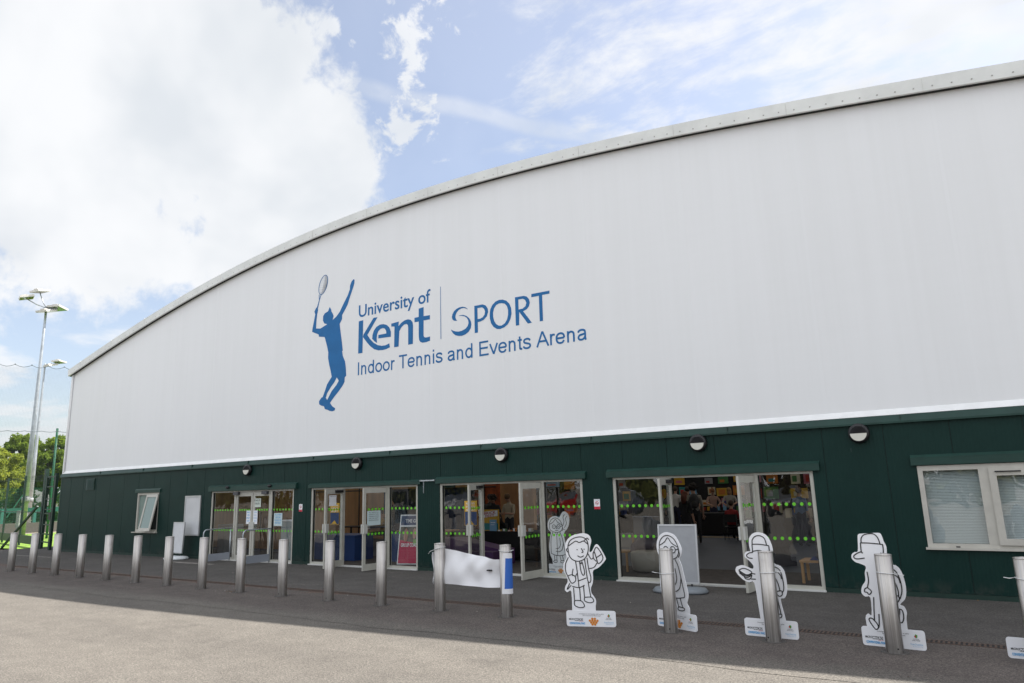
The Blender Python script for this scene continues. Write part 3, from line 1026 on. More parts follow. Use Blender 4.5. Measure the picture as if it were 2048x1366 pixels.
# plain grotesque capitals and lower case drawn with an even stroke
GL = {'I': (.388, [[(.194, 0), (.194, 1)]]),
      'n': (.777, [[(.155, 0), (.155, .725)], [(.155, .44), (.20, .575), (.33, .66), (.46, .645), (.545, .57), (.57, .45), (.57, 0)]]),
      'd': (.777, [['c', .36, .3625, .255, .305], [(.61, 0), (.61, 1)]]), 'o': (.777, [['c', .388, .3625, .29, .305]]),
      'r': (.465, [[(.155, 0), (.155, .725)], [(.155, .42), (.20, .575), (.30, .655), (.45, .64)]]), 'T': (.853, [[(.03, .94), (.82, .94)], [(.427, 0), (.427, .94)]]),
      'e': (.777, [[(.11, .37), (.655, .37)], [(.665, .37), (.63, .545), (.52, .645), (.38, .668), (.24, .635), (.135, .53), (.10, .36), (.135, .19), (.24, .085), (.39, .055), (.53, .085), (.635, .21)]]),
      'i': (.310, [[(.155, 0), (.155, .725)], [(.155, .86), (.155, 1)]]),
      's': (.698, [[(.595, .53), (.53, .635), (.36, .668), (.19, .63), (.135, .53), (.19, .43), (.36, .375), (.54, .315), (.605, .205), (.54, .10), (.36, .055), (.16, .10), (.09, .21)]]),
      'a': (.777, [[(.11, .52), (.18, .63), (.36, .668), (.53, .625), (.59, .50), (.59, .16), (.63, .01)], [(.59, .41), (.40, .378), (.20, .335), (.115, .20), (.18, .085), (.33, .055), (.49, .11), (.59, .25)]]),
      'E': (.93, [[(.15, 0), (.15, 1)], [(.15, .94), (.84, .94)], [(.15, .525), (.80, .525)], [(.15, .06), (.86, .06)]]),
      'v': (.698, [[(.05, .725), (.35, .02)], [(.35, .02), (.65, .725)]]), 't': (.388, [[(.20, .90), (.20, .17), (.24, .085), (.37, .06)], [(.03, .665), (.36, .665)]]),
      'A': (.93, [[(.04, 0), (.46, .98)], [(.47, .98), (.89, 0)], [(.20, .35), (.73, .35)]]), ' ': (.388, [])}
line_s = 'Indoor Tennis and Events Arena'
tot = sum(GL[c][0] for c in line_s)
sxx, adv = 7.40 / tot, 0.0
for c in line_s:
    for q, st_ in enumerate(GL[c][1]):
        if st_[0] == 'c':
            pts = [(st_[1] + st_[3] * cos(2 * pi * k / 28), st_[2] + st_[4] * sin(2 * pi * k / 28)) for k in range(28)]
        else:
            pts = smooth2(st_, False, 4) if len(st_) > 3 else st_
        P2 = [(-14.60 + (adv + a) * sxx, 5.203 + b * .372) for a, b in pts]
        mb.line(P2, .047, (lambda a, b, o=LZ - .0006 * q: (a, o, b)), 0, st_[0] == 'c')
    adv += GL[c][0]

mb.build('sign_lettering', M_LOGO, hall)
mb = MB()
for k in ('player', 'handle', 'ring'):
    mb.flat(LOGO[k], onw)
cxr = sum(p[0] for p in LOGO['strings'][0]) / 32
czr = sum(p[1] for p in LOGO['strings'][0]) / 32
for i in range(16):                            # racket strings
    p, q = LOGO['strings'][0][i], LOGO['strings'][0][(31 - i) % 32]
    mb.line([p, q], 0.006, onw, 1)
    p, q = LOGO['strings'][0][i], LOGO['strings'][0][(15 - i) % 32]
    mb.line([p, q], 0.006, onw, 1)
mb.build('tennis_player_silhouette', [M_LOGO, M_STRING], hall)

# ---- entrances: frame, side panes, leaves
PL, PM = 1.20, 0.075          # side panel width, mullion width
LEAF = 0.83


def dots(mb, x0, x1, y, fn=None, zs=(0.905, 1.52), step=0.135):
    n = int((x1 - x0 - .06) / step)
    off = (x1 - x0 - n * step) / 2
    for z in zs:
        for k in range(n + 1):
            cx = x0 + off + k * step
            c = [(cx + .032 * cos(2 * pi * q / 12), z + .032 * sin(2 * pi * q / 12)) for q in range(12)]
            mb.flat([c], fn or (lambda a, b: (a, y, b)), 1)


def leaf(parent, hx, side, ang):
    """door leaf hinged at hx; side +1 leaf lies to +x of its hinge when shut; swings out by ang"""
    a = radians(ang)
    dx, dy = side * cos(a), -sin(a)           # along the leaf
    nx, ny = dy * side, -dx * side            # outside normal when shut = -y
    if abs(ny) > 0.3 and ny > 0:
        pass

    def L(u, v, w=0.0):
        return (hx + dx * u + nx * w * 1.0, -0.012 + dy * u + ny * w, v)
    e = bpy.data.objects.new('door_leaf', None)
    fr = MB()

    def lb(u0, u1, v0, v1, w=.022):
        pts = [L(u, vv, ww) for vv in (v0, v1) for ww in (-w, w) for u in (u0, u1)]
        fr.add(pts, [(0, 2, 3, 1), (4, 5, 7, 6), (0, 1, 5, 4), (2, 6, 7, 3), (0, 4, 6, 2), (1, 3, 7, 5)])
    lb(0, .075, .025, 2.06)
    lb(LEAF - .085, LEAF, .025, 2.06)
    lb(.075, LEAF - .085, 1.935, 2.06)
    lb(.075, LEAF - .085, .025, .175)
    lf = fr.build('door_leaf', M_FRAME, parent)
    g = MB()
    g.add([L(.075, .175), L(LEAF - .085, .175), L(LEAF - .085, 1.935), L(.075, 1.935)], [(0, 1, 2, 3)])
    dots(g, .10, LEAF - .11, 0, lambda p, q: L(p, q, .003), step=.115)
    dots(g, .10, LEAF - .11, 0, lambda p, q: L(p, q, -.003), step=.115)
    g.build('pane', [M_GLASS, M_DOT], lf, recalc=False)
    h = MB()
    for sgn in (-1, 1):
        pts = [L(u, vv, ww * sgn) for vv in (.93, 1.16) for ww in (.024, .062) for u in (LEAF - .105, LEAF + .012)]
        h.add(pts, [(0, 2, 3, 1), (4, 5, 7, 6), (0, 1, 5, 4), (2, 6, 7, 3), (0, 4, 6, 2), (1, 3, 7, 5)])
    h.build('push_plate', mat('plate_grey', (0.50, 0.50, 0.47), 0.35), lf)
    c = MB()
    pts = [L(u, vv, ww) for vv in (1.965, 2.035) for ww in (-.085, -.024) for u in (.12, .42)]
    c.add(pts, [(0, 2, 3, 1), (4, 5, 7, 6), (0, 1, 5, 4), (2, 6, 7, 3), (0, 4, 6, 2), (1, 3, 7, 5)])
    c.build('door_closer', M_BLACK if ang > 5 else M_SILVER, lf)
    return lf


OPENING = [(0, 0), (78, 85), (76, 86), (84, 85)]
for i, d in enumerate(DOORS):
    x0, x1 = d, d + DW
    ml, mr = d + PL, d + PL + PM + 2 * LEAF + .03    # left edges of the two mullions
    fr = MB()
    fr.box(x0, x0 + .065, -0.045, .055, 0.03, DH)
    fr.box(x1 - .065, x1, -0.045, .055, 0.03, DH)
    fr.box(x0 + .065, x1 - .065, -0.045, .055, 2.065, DH)
    fr.box(ml, ml + PM, -0.047, .057, 0.03, 2.065)
    fr.box(mr, mr + PM, -0.047, .057, 0.03, 2.065)
    for a, b in ((x0 + .065, ml), (mr + PM, x1 - .065)):
        fr.box(a, b, -0.045, .055, 0.03, 0.085)
    fr.box(x0 - .01, x1 + .01, -0.11, .06, 0.0042, 0.032, 1)
    # dark reveal and rubber seal against the cladding
    fr.box(x0 + .066, x0 + .082, -.02, .02, .085, 2.065, 2)
    fr.box(x1 - .082, x1 - .066, -.02, .02, .085, 2.065, 2)
    fr.box(ml - .017, ml - .001, -.02, .02, .085, 2.065, 2)
    fr.box(mr + PM + .001, mr + PM + .017, -.02, .02, .085, 2.065, 2)
    ent = fr.build('entrance', [M_FRAME, mat('door_sill', (0.62, 0.62, 0.60), 0.4), M_DARK], hall)
    for a, b in ((x0 + .065, ml), (mr + PM, x1 - .065)):
        g = MB()
        g.add([(a, 0, .085), (b, 0, .085), (b, 0, 2.065), (a, 0, 2.065)], [(0, 1, 2, 3)])
        dots(g, a + .02, b - .02, -0.003)
        g.build('side_pane', [M_GLASS, M_DOT], ent, recalc=False)
    aL, aR = OPENING[i]

    def sub_leaf(hx, side, ang):
        return leaf(hall, hx, side, ang)
    sub_leaf(ml + PM + .005, 1, aL)
    sub_leaf(mr - .005, -1, aR)

# door sensors over the first entrance
for sx in (-20.12, -18.05):
    mb = MB()
    mb.ball((sx, -.165, 2.225), (.085, .05, .045), 0)
    mb.box(sx - .06, sx + .06, -.16, -.12, 2.20, 2.25)
    mb.build('door_sensor', M_BLACK, hall)
for sx in (-19.75, -18.35):
    mb = MB()
    mb.box(sx - .12, sx + .12, -.13, -.045, 1.98, 2.075)
    mb.build('door_sensor', mat('sensor_grey', (0.06, 0.06, 0.07), 0.5), hall)

# ---- windows
fr = MB()
wx0, wx1, wz0, wz1 = -1.06, 0.98, 0.78, 2.13
fr.box(wx0, wx0 + .075, -.075, .04, wz0, wz1)
fr.box(wx1 - .075, wx1, -.075, .04, wz0, wz1)
fr.box(wx0 + .075, wx1 - .075, -.075, .04, wz1 - .085, wz1)
fr.box(wx0 + .075, wx1 - .075, -.075, .04, wz0, wz0 + .085)
fr.box(-.20, -.06, -.077, .04, wz0 + .085, wz1 - .085)
win = fr.build('window', M_WFRAME, hall)
s = MB()
s.box(wx0 - .03, wx1 + .03, -.125, -.076, wz0 - .012, wz0 + .025)
for sx in (-.63, .40):
    s.box(sx - .03, sx + .03, -.128, -.124, wz0 + .03, wz0 + .05, 1)
s.build('sill', [M_WFRAME, M_BLACK], win)
g = MB()
g.add([(wx0 + .075, -.03, wz0 + .085), (-.20, -.03, wz0 + .085), (-.20, -.03, wz1 - .085), (wx0 + .075, -.03, wz1 - .085)], [(0, 1, 2, 3)])
g.build('fixed_pane', glass_mat('window_glass', (0.86, 0.92, 0.92), 1.5), win, recalc=False)
c = MB()                                       # opening casement, proud of the frame
cx0, cx1, cz0, cz1 = -.06, .905, wz0 + .075, wz1 - .075
c.box(cx0, cx0 + .10, -.11, -.076, cz0, cz1)
c.box(cx1 - .10, cx1, -.11, -.076, cz0, cz1)
c.box(cx0 + .10, cx1 - .10, -.11, -.076, cz1 - .12, cz1)
c.box(cx0 + .10, cx1 - .10, -.11, -.076, cz0, cz0 + .10)
cas = c.build('casement', M_WFRAME, win)
g = MB()
g.add([(cx0 + .1, -.09, cz0 + .1), (cx1 - .1, -.09, cz0 + .1), (cx1 - .1, -.09, cz1 - .12), (cx0 + .1, -.09, cz1 - .12)], [(0, 1, 2, 3)])
g.build('casement_pane', MATS['window_glass'], win, recalc=False)
h = MB()
h.tube([(.03, -.112, cz1 - .055), (.03, -.13, cz1 - .055), (.36, -.13, cz1 - .055), (.36, -.112, cz1 - .055)], .011, 6)
h.build('trickle_vent', M_BLACK, win)
b = MB()
z = wz0 + .07
while z < wz1 - .05:
    b.add([(wx0 + .05, .052, z), (wx1 - .05, .052, z), (wx1 - .05, .070, z + .0195), (wx0 + .05, .070, z + .0195)], [(0, 1, 2, 3)])
    z += .0245
b.build('venetian_blind', mat('blind_slat', (0.80, 0.82, 0.82), 0.5), win, recalc=False)
mb = MB()                                      # room box behind the blinds
mb.box(-1.3, 1.2, .10, 2.2, .3, 2.4)
mb.build('office_lining', mat('office_grey', (.35, .36, .36), .8), hall)

fr = MB()
wx0, wx1, wz0, wz1 = -25.55, -24.15, 0.81, 2.15
fr.box(wx0, wx0 + .07, -.05, .04, wz0, wz1)
fr.box(wx1 - .07, wx1, -.05, .04, wz0, wz1)
fr.box(wx0 + .07, wx1 - .07, -.05, .04, wz1 - .08, wz1)
fr.box(wx0 + .07, wx1 - .07, -.05, .04, wz0, wz0 + .08)
fr.box(-24.90, -24.83, -.05, .04, wz0 + .08, wz1 - .08)
win2 = fr.build('window', M_WFRAME, hall)
M_FROST = mat('frosted_glass', (0.20, 0.27, 0.25), 0.22)
g = MB()
g.box(wx0 + .07, -24.90, .0, .012, wz0 + .08, wz1 - .08)
g.build('frosted_pane', M_FROST, win2)
# top-hung casement swung out at the bottom
A = radians(11)


def cs(x, s, w=0.0):
    return (x, -.055 - s * sin(A) - w * cos(A), wz1 - .06 - s * cos(A) + w * sin(A) * -1)


c = MB()
Hc = 1.24


def cb(xa, xb, s0, s1):
    pts = [cs(x, s, w) for s in (s1, s0) for w in (.0, .04) for x in (xa, xb)]
    c.add(pts, [(0, 2, 3, 1), (4, 5, 7, 6), (0, 1, 5, 4), (2, 6, 7, 3), (0, 4, 6, 2), (1, 3, 7, 5)])


ca, cbx = -24.87, -24.16
cb(ca, ca + .075, 0, Hc)
cb(cbx - .075, cbx, 0, Hc)
cb(ca + .075, cbx - .075, 0, .09)
cb(ca + .075, cbx - .075, Hc - .09, Hc)
c.build('casement', M_WFRAME, win2)
g = MB()
g.add([cs(ca + .075, Hc - .09, .02), cs(cbx - .075, Hc - .09, .02), cs(cbx - .075, .09, .02), cs(ca + .075, .09, .02)], [(0, 1, 2, 3)])
g.build('casement_pane', M_FROST, win2, recalc=False)
s = MB()
s.box(wx0 - .09, wx1 + .04, -.14, -.061, wz0 - .03, wz0 + .0)
s.build('sill', M_WFRAME, win2)
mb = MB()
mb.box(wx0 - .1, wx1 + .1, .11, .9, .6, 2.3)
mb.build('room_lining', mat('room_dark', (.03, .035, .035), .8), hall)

# bulkhead lamps
LAMPS = [(-19.22, 'small round black bulkhead lamp above the closed double doors'), (-14.42, 'round black bulkhead lamp above the entrance with the blue counter'),
         (-9.60, 'round black bulkhead lamp above the entrance behind the hanging banner'), (-4.81, 'round black bulkhead lamp above the entrance nearest the big window'),
         (-1.88, 'largest looking round black bulkhead lamp, on plain cladding beside the blinds window')]
proto = None
for lx, lab in LAMPS:
    if proto is None:
        proto = thing('bulkhead_lamp', lab, 'wall lamp', (lx, -.061, 2.735), 0, 'round bulkhead lamps along the green wall')
        m1 = MB()
        m1.lathe([(.172, 0), (.178, .03), (.17, .085), (.145, .105), (.136, .105)], (0, 0, 0), 28, 0, 'y')
        m1.build('lamp_body', M_BLACK, proto, local=True)
        m2 = MB()
        arc = [(.134 * cos(t), .134 * sin(t)) for t in [pi + pi * k / 16 for k in range(17)]]
        m2.plate([arc], lambda a, b: (a, -.118, b - .004), lambda a, b: (a, -.09, b - .004))
        m2.build('diffuser', M_OPAL, proto, local=True)
        m3 = MB()
        for k in range(7):
            zz = .008 + k * .0185
            hw = sqrt(max(0.0004, .136 ** 2 - zz ** 2))
            m3.add([(-hw, -.108, zz + .016), (hw, -.108, zz + .016), (hw, -.124, zz), (-hw, -.124, zz)], [(0, 1, 2, 3)])
        arc = [(.136 * cos(t), .136 * sin(t)) for t in [pi * k / 16 for k in range(17)]]
        m3.plate([arc], lambda a, b: (a, -.107, b), lambda a, b: (a, -.09, b))
        m3.build('louvre_hood', mat('louvre_black', (.022, .021, .024), .5), proto, local=True)
    else:
        dup(proto, (lx, -.061, 2.735), None, lab)

# smoking signs, notice frame, pavement signs
nsg = None
for sx, lab in ((-16.735, 'small white and red no smoking sign right of the closed doors'), (-7.16, 'small white and red no smoking sign beside the entrance with the hanging banner')):
    t = thing('no_smoking_sign', lab, 'sign', (sx, -.061, 1.565), 0, 'no smoking signs on the green wall')
    m1 = MB()
    m1.box(-.07, .07, -.006, 0, -.105, .105, 0)
    fn = lambda a, b: (a, -.0075, b)
    m1.flat([[(-.07, -.105), (.07, -.105), (.07, -.05), (-.07, -.05)]], fn, 1)
    ringo = [(.042 * cos(2 * pi * k / 24), .022 + .042 * sin(2 * pi * k / 24)) for k in range(24)]
    ringi = [(.033 * cos(2 * pi * k / 24), .022 + .033 * sin(2 * pi * k / 24)) for k in range(24)]
    m1.flat([ringo, ringi], fn, 1)
    m1.line([(-.026, .048), (.026, -.004)], .009, lambda a, b: (a, -.009, b), 1)
    m1.line([(-.026, .018), (.022, .018)], .010, fn, 2)
    m1.line([(.018, .026), (.026, .034), (.02, .042)], .004, fn, 2)
    m1.text('No smoking', fn, -.05, .078, width=.10, mi=2)
    m1.text('It is against the law', fn, -.062, -.072, width=.124, mi=0)
    m1.text('to smoke in these premises', fn, -.062, -.09, width=.124, mi=0)
    m1.build('sign_plate', [M_WHITE, M_RED, M_LINE], t, local=True)

t = thing('notice_board', 'tall white notice board in a silver frame on the green wall', 'notice board', (-22.07, -.061, 1.36))
m1 = MB()
m1.box(-22.47, -21.67, -.085, -.062, .76, 1.96)
m1.build('board_panel', mat('poster_white', (.62, .63, .65), .18, var=.04, vscale=2), t)
m1 = MB()
for a, b, c_, d_ in ((-22.51, -22.47, .72, 2.0), (-21.67, -21.63, .72, 2.0), (-22.47, -21.67, 1.96, 2.0), (-22.47, -21.67, .72, .76)):
    m1.box(a, b, -.1, -.062, c_, d_)
m1.build('frame', M_SILVER, t)


def pavement_sign(name, label, loc, rz, w, h, z0, lean, panel, base_m, lugs=True):
    t = thing(name, label, 'pavement sign', loc, rz)
    A_ = radians(lean)

    def S(u, v, k=0.0):
        return (u, v * sin(A_) - k * cos(A_), z0 + v * cos(A_) + k * sin(A_) * 0)
    p = MB()
    for sgn in (1,):
        pts = [S(u, v, k) for v in (0.03, h - .03) for k in (-.012, .012) for u in (-w / 2 + .03, w / 2 - .03)]
        p.add(pts, [(0, 2, 3, 1), (4, 5, 7, 6), (0, 1, 5, 4), (2, 6, 7, 3), (0, 4, 6, 2), (1, 3, 7, 5)])
    p.build('sign_panel', panel, t, local=True)
    p = MB()
    for u0, u1, v0, v1 in ((-w / 2, -w / 2 + .03, 0, h), (w / 2 - .03, w / 2, 0, h), (-w / 2 + .03, w / 2 - .03, h - .03, h), (-w / 2 + .03, w / 2 - .03, 0, .03)):
        pts = [S(u, v, k) for v in (v0, v1) for k in (-.02, .02) for u in (u0, u1)]
        p.add(pts, [(0, 2, 3, 1), (4, 5, 7, 6), (0, 1, 5, 4), (2, 6, 7, 3), (0, 4, 6, 2), (1, 3, 7, 5)])
    p.build('frame', M_SILVER, t, local=True)
    for sx in (-w * .3, w * .3):
        p = MB()
        p.tube([(sx, 0, .06), (sx, 0, z0 + .02)], .018, 8)
        p.build('spring_leg', M_BLACK, t, local=True)
    p = MB()
    nb = 20
    for sx, sr in ((-w * .33, 1), (w * .33, 1)):
        p.lathe([(.0, 0.0), (.25, .004), (.27, .03), (.22, .085), (.1, .11), (.0, .112)], (sx, 0, 0.004), nb)
    o = p.build('weighted_base', base_m, t, local=True)
    o.scale = (1.0, 1.05, 1.0)
    return t


pavement_sign('pavement_sign', 'blank white pavement sign on a white weighted base under the notice board', (-22.28, -.42, 0), radians(2), .60, .98, .19, 3,
              mat('sign_face', (.66, .67, .70), .25, var=.03), mat('white_plastic', (.62, .64, .66), .5, var=.08, vscale=4))
pavement_sign('pavement_sign', 'grey pavement sign on a grey weighted base standing before the open doorway', (-5.04, -1.05, 0), radians(4), .74, 1.05, .16, 4,
              mat('sign_face_grey', (.33, .34, .36), .3, var=.05), mat('grey_plastic', (.17, .19, .21), .5, var=.1, vscale=4))

# guard rails either side of the closed doors
for gx, lab in ((-19.93, 'low tubular guard rail on the left of the closed double doors'), (-18.02, 'low tubular guard rail with grey kick panel on the right of the closed double doors')):
    t = thing('guard_rail', lab, 'guard rail', (gx, -.5, 0), 0, 'guard rails at the closed doors')
    p = MB()
    path = [(gx, -1.02, .01), (gx, -1.02, .86)] + [(gx, -1.02 + .12 * (1 - cos(a)), .86 + .12 * sin(a)) for a in [pi / 8 * k for k in range(1, 5)]] + [(gx, -.06, .98)]
    p.tube(path, .019, 10)
    p.lathe([(.05, 0), (.05, .012), (.022, .02)], (gx, -1.02, .004), 12)
    p.build('rail_tube', M_GALV, t)
    p = MB()
    p.tube([(gx, -.10, .01), (gx, -.10, .975)], .019, 10)
    p.build('wall_post', M_GALV, t)
    p = MB()
    p.box(gx - .008, gx + .008, -1.0, -.115, .05, .26)
    p.build('kick_panel', mat('kick_grey', (.36, .39, .45), .35, metal=.3), t)

t = thing('door_hook_bar', 'short galvanised bar with a hanging chain on the cladding between two lintels', 'door hook', (-11.9, -.07, 2.2))
p = MB()
p.box(-12.12, -11.64, -.155, -.125, 2.185, 2.215)
p.box(-12.10, -12.06, -.13, -.061, 2.18, 2.22)
p.box(-11.70, -11.66, -.13, -.061, 2.18, 2.22)
p.build('bar', M_GALV, t)
p = MB()
for k in range(9):
    zc = 2.165 - k * .032
    ax = (1, 0) if k % 2 else (0, 1)
    p.tube([(-12.0 + .012 * cos(a) * ax[0], -.14 + .012 * cos(a) * ax[1], zc + .02 * sin(a)) for a in [2 * pi * q / 8 for q in range(8)]], .004, 5, closed=True)
p.build('chain', M_GALV, t)

# ------------------------------------------------------------------ bollards
BX0, BS, BY, BH = -24.1215, 1.34783, -4.399, 1.084
ORD = ['first', 'second', 'third', 'fourth', 'fifth', 'sixth', 'seventh', 'eighth', 'ninth', 'tenth', 'eleventh', 'twelfth']
BLAB = ['steel bollard farthest from the camera, in front of the mesh gate']
BLAB += ['%s steel bollard counting from the gate end of the row' % ORD[k] for k in range(1, 12)]
BLAB[5] = 'steel bollard below the small tilted window'
BLAB[6] = 'steel bollard just left of the white pavement sign'
BLAB[7] = 'steel bollard in front of the left guard rail'
BLAB[8] = 'steel bollard in front of the right guard rail and closed doors'
BLAB += ['steel bollard with the plain left end of the white banner tied to it',
         'steel bollard carrying the blue end of the white banner',
         'steel bollard hidden behind the cutout figure with a notepad',
         'steel bollard in front of the cutout figure with round glasses',
         'steel bollard in front of the cutout hiker holding a booklet',
         'steel bollard in front of the cutout hiker in mid stride',
         'steel bollard at the right edge of the photo, nearest of the row']
proto = None
random.seed(11)
for i in range(19):
    loc = (BX0 + BS * i, BY, 0)
    if proto is None:
        proto = thing('bollard', BLAB[i], 'bollard', loc, 0, 'row of stainless steel bollards')
        m1 = MB()
        m1.lathe([(.094, 0.0), (.094, BH - .012)], (0, 0, 0), 32)
        for a in (-1.9, 1.3):
            m1.lathe([(.009, 0), (.009, .003), (0, .004)], (.0, -.094, .055), 8, 1, 'y')
        m1.build('post', [M_STEEL, M_BLACK], proto, local=True)
        m1 = MB()
        m1.lathe([(.0955, BH - .012), (.0955, BH - .003), (.092, BH), (.05, BH + .004), (0, BH + .005)], (0, 0, 0), 32)
        m1.build('cap', M_STEEL, proto, local=True)
        m1 = MB()
        m1.lathe([(.094, .004), (.135, .0065), (.15, .005)], (0, 0, 0), 24)
        m1.build('mortar_collar', mat('mortar_grey', (.085, .078, .072), .95, var=.3, vscale=30), proto, local=True)
    else:
        dup(proto, loc, random.uniform(-.5, .5), BLAB[i])


def bx(i):
    return BX0 + BS * i


# bits of dry leaf and grit swept against the wall and bollards
rs = random.Random(21)
mb = MB()
for k in range(150):
    if k < 90:
        x, y = rs.uniform(-31, 1), -.075 - abs(rs.gauss(0, .05))
    elif k < 120:
        x, y = bx(8) - .25 + rs.gauss(0, .12), BY - .05 + rs.gauss(0, .06)
    else:
        x, y = rs.uniform(-26, 0), rs.uniform(-8.5, -.5)
    a, s_ = rs.random() * 6.28, rs.uniform(.008, .022)
    mb.add([(x + s_ * cos(a), y + s_ * sin(a), .012), (x - s_ * .5 * sin(a), y + s_ * .5 * cos(a), .018), (x - s_ * cos(a), y - s_ * sin(a), .011), (x + s_ * .5 * sin(a), y - s_ * .5 * cos(a), .0105)], [(0, 1, 2, 3)], k % 3)
o = mb.build('leaf_litter', [mat('dry_leaf', (.22, .12, .05), .9), mat('pale_grit', (.38, .35, .30), .9), mat('dark_leaf', (.09, .06, .035), .9)], recalc=False)
tag(o, 'scattered bits of dry leaf and grit on the pavement', 'leaf litter', kind='stuff')

# nylon ties round the bollards
def tie(i, z, tilt, label, tail):
    t = thing('cable_tie', label, 'cable tie', (bx(i), BY, z), 0, 'nylon ties round bollards')
    p = MB()
    p.tube([(.0995 * cos(a), .0995 * sin(a), tilt * cos(a)) for a in [2 * pi * k / 24 for k in range(24)]], .0045, 5, closed=True)
    p.build('loop', M_TIE, t, local=True)
    p = MB()
    p.tube([(tail[0] * .0995, -.02, tilt * tail[0]), (tail[0] * .15, -.07, tail[1] * .5), (tail[0] * .20, -.06, tail[1])], .0045, 5)
    p.build('loose_end', M_TIE, t, local=True)


tie(12, 1.0, .025, 'white string round the bollard at the left end of the banner', (-1, -.09))
tie(13, .995, -.01, 'white string round the bollard at the blue end of the banner', (1, .02))
tie(15, .765, .004, 'clear nylon tie round the bollard before the figure with round glasses', (-1, .012))
tie(16, .83, .003, 'clear nylon tie round the bollard before the hiker holding a booklet', (1, .02))
tie(17, .88, -.008, 'clear nylon tie round the bollard before the hiker in mid stride', (1, -.02))
tie(18, .865, -.012, 'clear nylon tie round the bollard at the right edge', (-1, .015))

# ------------------------------------------------------------------ white banner slung between two bollards
t = thing('banner', 'blank white cloth banner with a blue end sagging between two bollards', 'banner', (bx(12), BY, 0))
xa, xb = bx(12) + .085, bx(13) + .02
p = MB()
nu, nv = 80, 20
TU = [0, .08, .2, .35, .5, .62, .72, .8, .86, .91, .96, 1]
TZ = [1.0, .985, .958, .928, .902, .882, .862, .848, .850, .872, .91, .945]
V = []
for j in range(nv + 1):
    v = j / nv
    for i in range(nu + 1):
        u = i / nu
        top = float(np.interp(u, TU, TZ))
        bot = 0.43 - .012 * sin(pi * u) + .004 * sin(7 * u)
        z = bot + (top - bot) * v
        y = BY + .02 + .055 * sin(pi * u) * (v - .3) + .016 * sin(15 * u + 5 * v) * sin(pi * u) + .02 * sin(5 * u - 6 * v) + .085 * (u ** 6) + .012 * sin(27 * u - 9 * v) * v * sin(pi * u)
        V.append((xa + (xb - xa) * u, y, z))
W = nu + 1
p.add(V, [(j * W + i, j * W + i + 1, (j + 1) * W + i + 1, (j + 1) * W + i) for j in range(nv) for i in range(nu)], 0, True)
p.build('cloth', M_CLOTH_W, t)
p = MB()
V = []
for j in range(9):
    v = j / 8
    for i in range(13):
        u = i / 12
        a0 = -94 + 20 * v
        a = radians(a0 + (42 - a0) * u)
        r = .105 + .010 * sin(6 * v + 3 * u) * v * 0 + .004 * (1 - v)
        wd = (.62 + .38 * (1 - v) * 0.6)
        V.append((bx(13) + r * cos(a), BY + r * sin(a), .355 + .61 * v - .01 * u))
W = 13
for j in range(8):
    for i in range(12):
        blue = 2 <= i <= 11 and 1 <= j <= 6
        p.add([V[j * W + i], V[j * W + i + 1], V[(j + 1) * W + i + 1], V[(j + 1) * W + i]], [(0, 1, 2, 3)], 1 if blue else 0, True)
p.build('folded_end', [M_CLOTH_W, M_CLOTH_B], t)
p = MB()
V = []
for j in range(9):
    v = j / 8
    for i in range(4):
        u = i / 3
        V.append((bx(12) - .125 + .05 * u * (.4 + .6 * (1 - v)) + .01 * sin(5 * v), BY - .035 + .03 * u + .015 * sin(6 * v + 2 * u), .50 + .44 * v))
p.add(V, [(j * 4 + i, j * 4 + i + 1, (j + 1) * 4 + i + 1, (j + 1) * 4 + i) for j in range(8) for i in range(3)], 0, True)
p.tube([(bx(12) - .12, BY - .03, .51), (bx(12) - .127, BY - .03, .45), (bx(12) - .11, BY - .03, .42), (bx(12) - .105, BY - .03, .5)], .004, 5)
p.build('hanging_hem', M_CLOTH_W, t)
p = MB()
p.box(xa + .88, xa + .955, BY + .01, BY + .06, .668, .688)
p.build('dark_toggle', M_BLACK, t)

# ------------------------------------------------------------------ cutout figures (plain generic line drawings)
M_BLUEINK = mat('cyan_ink', (.02, .33, .68), .5)
M_PALEBLUE = mat('pale_blue_ink', (.30, .50, .70), .5)
M_ORANGE = mat('orange_ink', (.70, .24, .02), .5)
M_GREENINK = mat('green_ink', (.06, .36, .06), .5)
BW, BHT = .66, .215


def base_loop(w=BW, h=BHT, r=.03):
    pts = []
    for cx, cz, a0 in ((w - r, r, -90), (w - r, h - r, 0), (r, h - r, 90), (r, r, 180)):
        pts += [(cx + r * cos(radians(a0 + 22.5 * k)), cz + r * sin(radians(a0 + 22.5 * k))) for k in range(5)]
    return pts


def head_front(cx, cz, r):
    return [(cx + r * cos(2 * pi * k / 28), cz + r * 1.02 * sin(2 * pi * k / 28)) for k in range(28)]


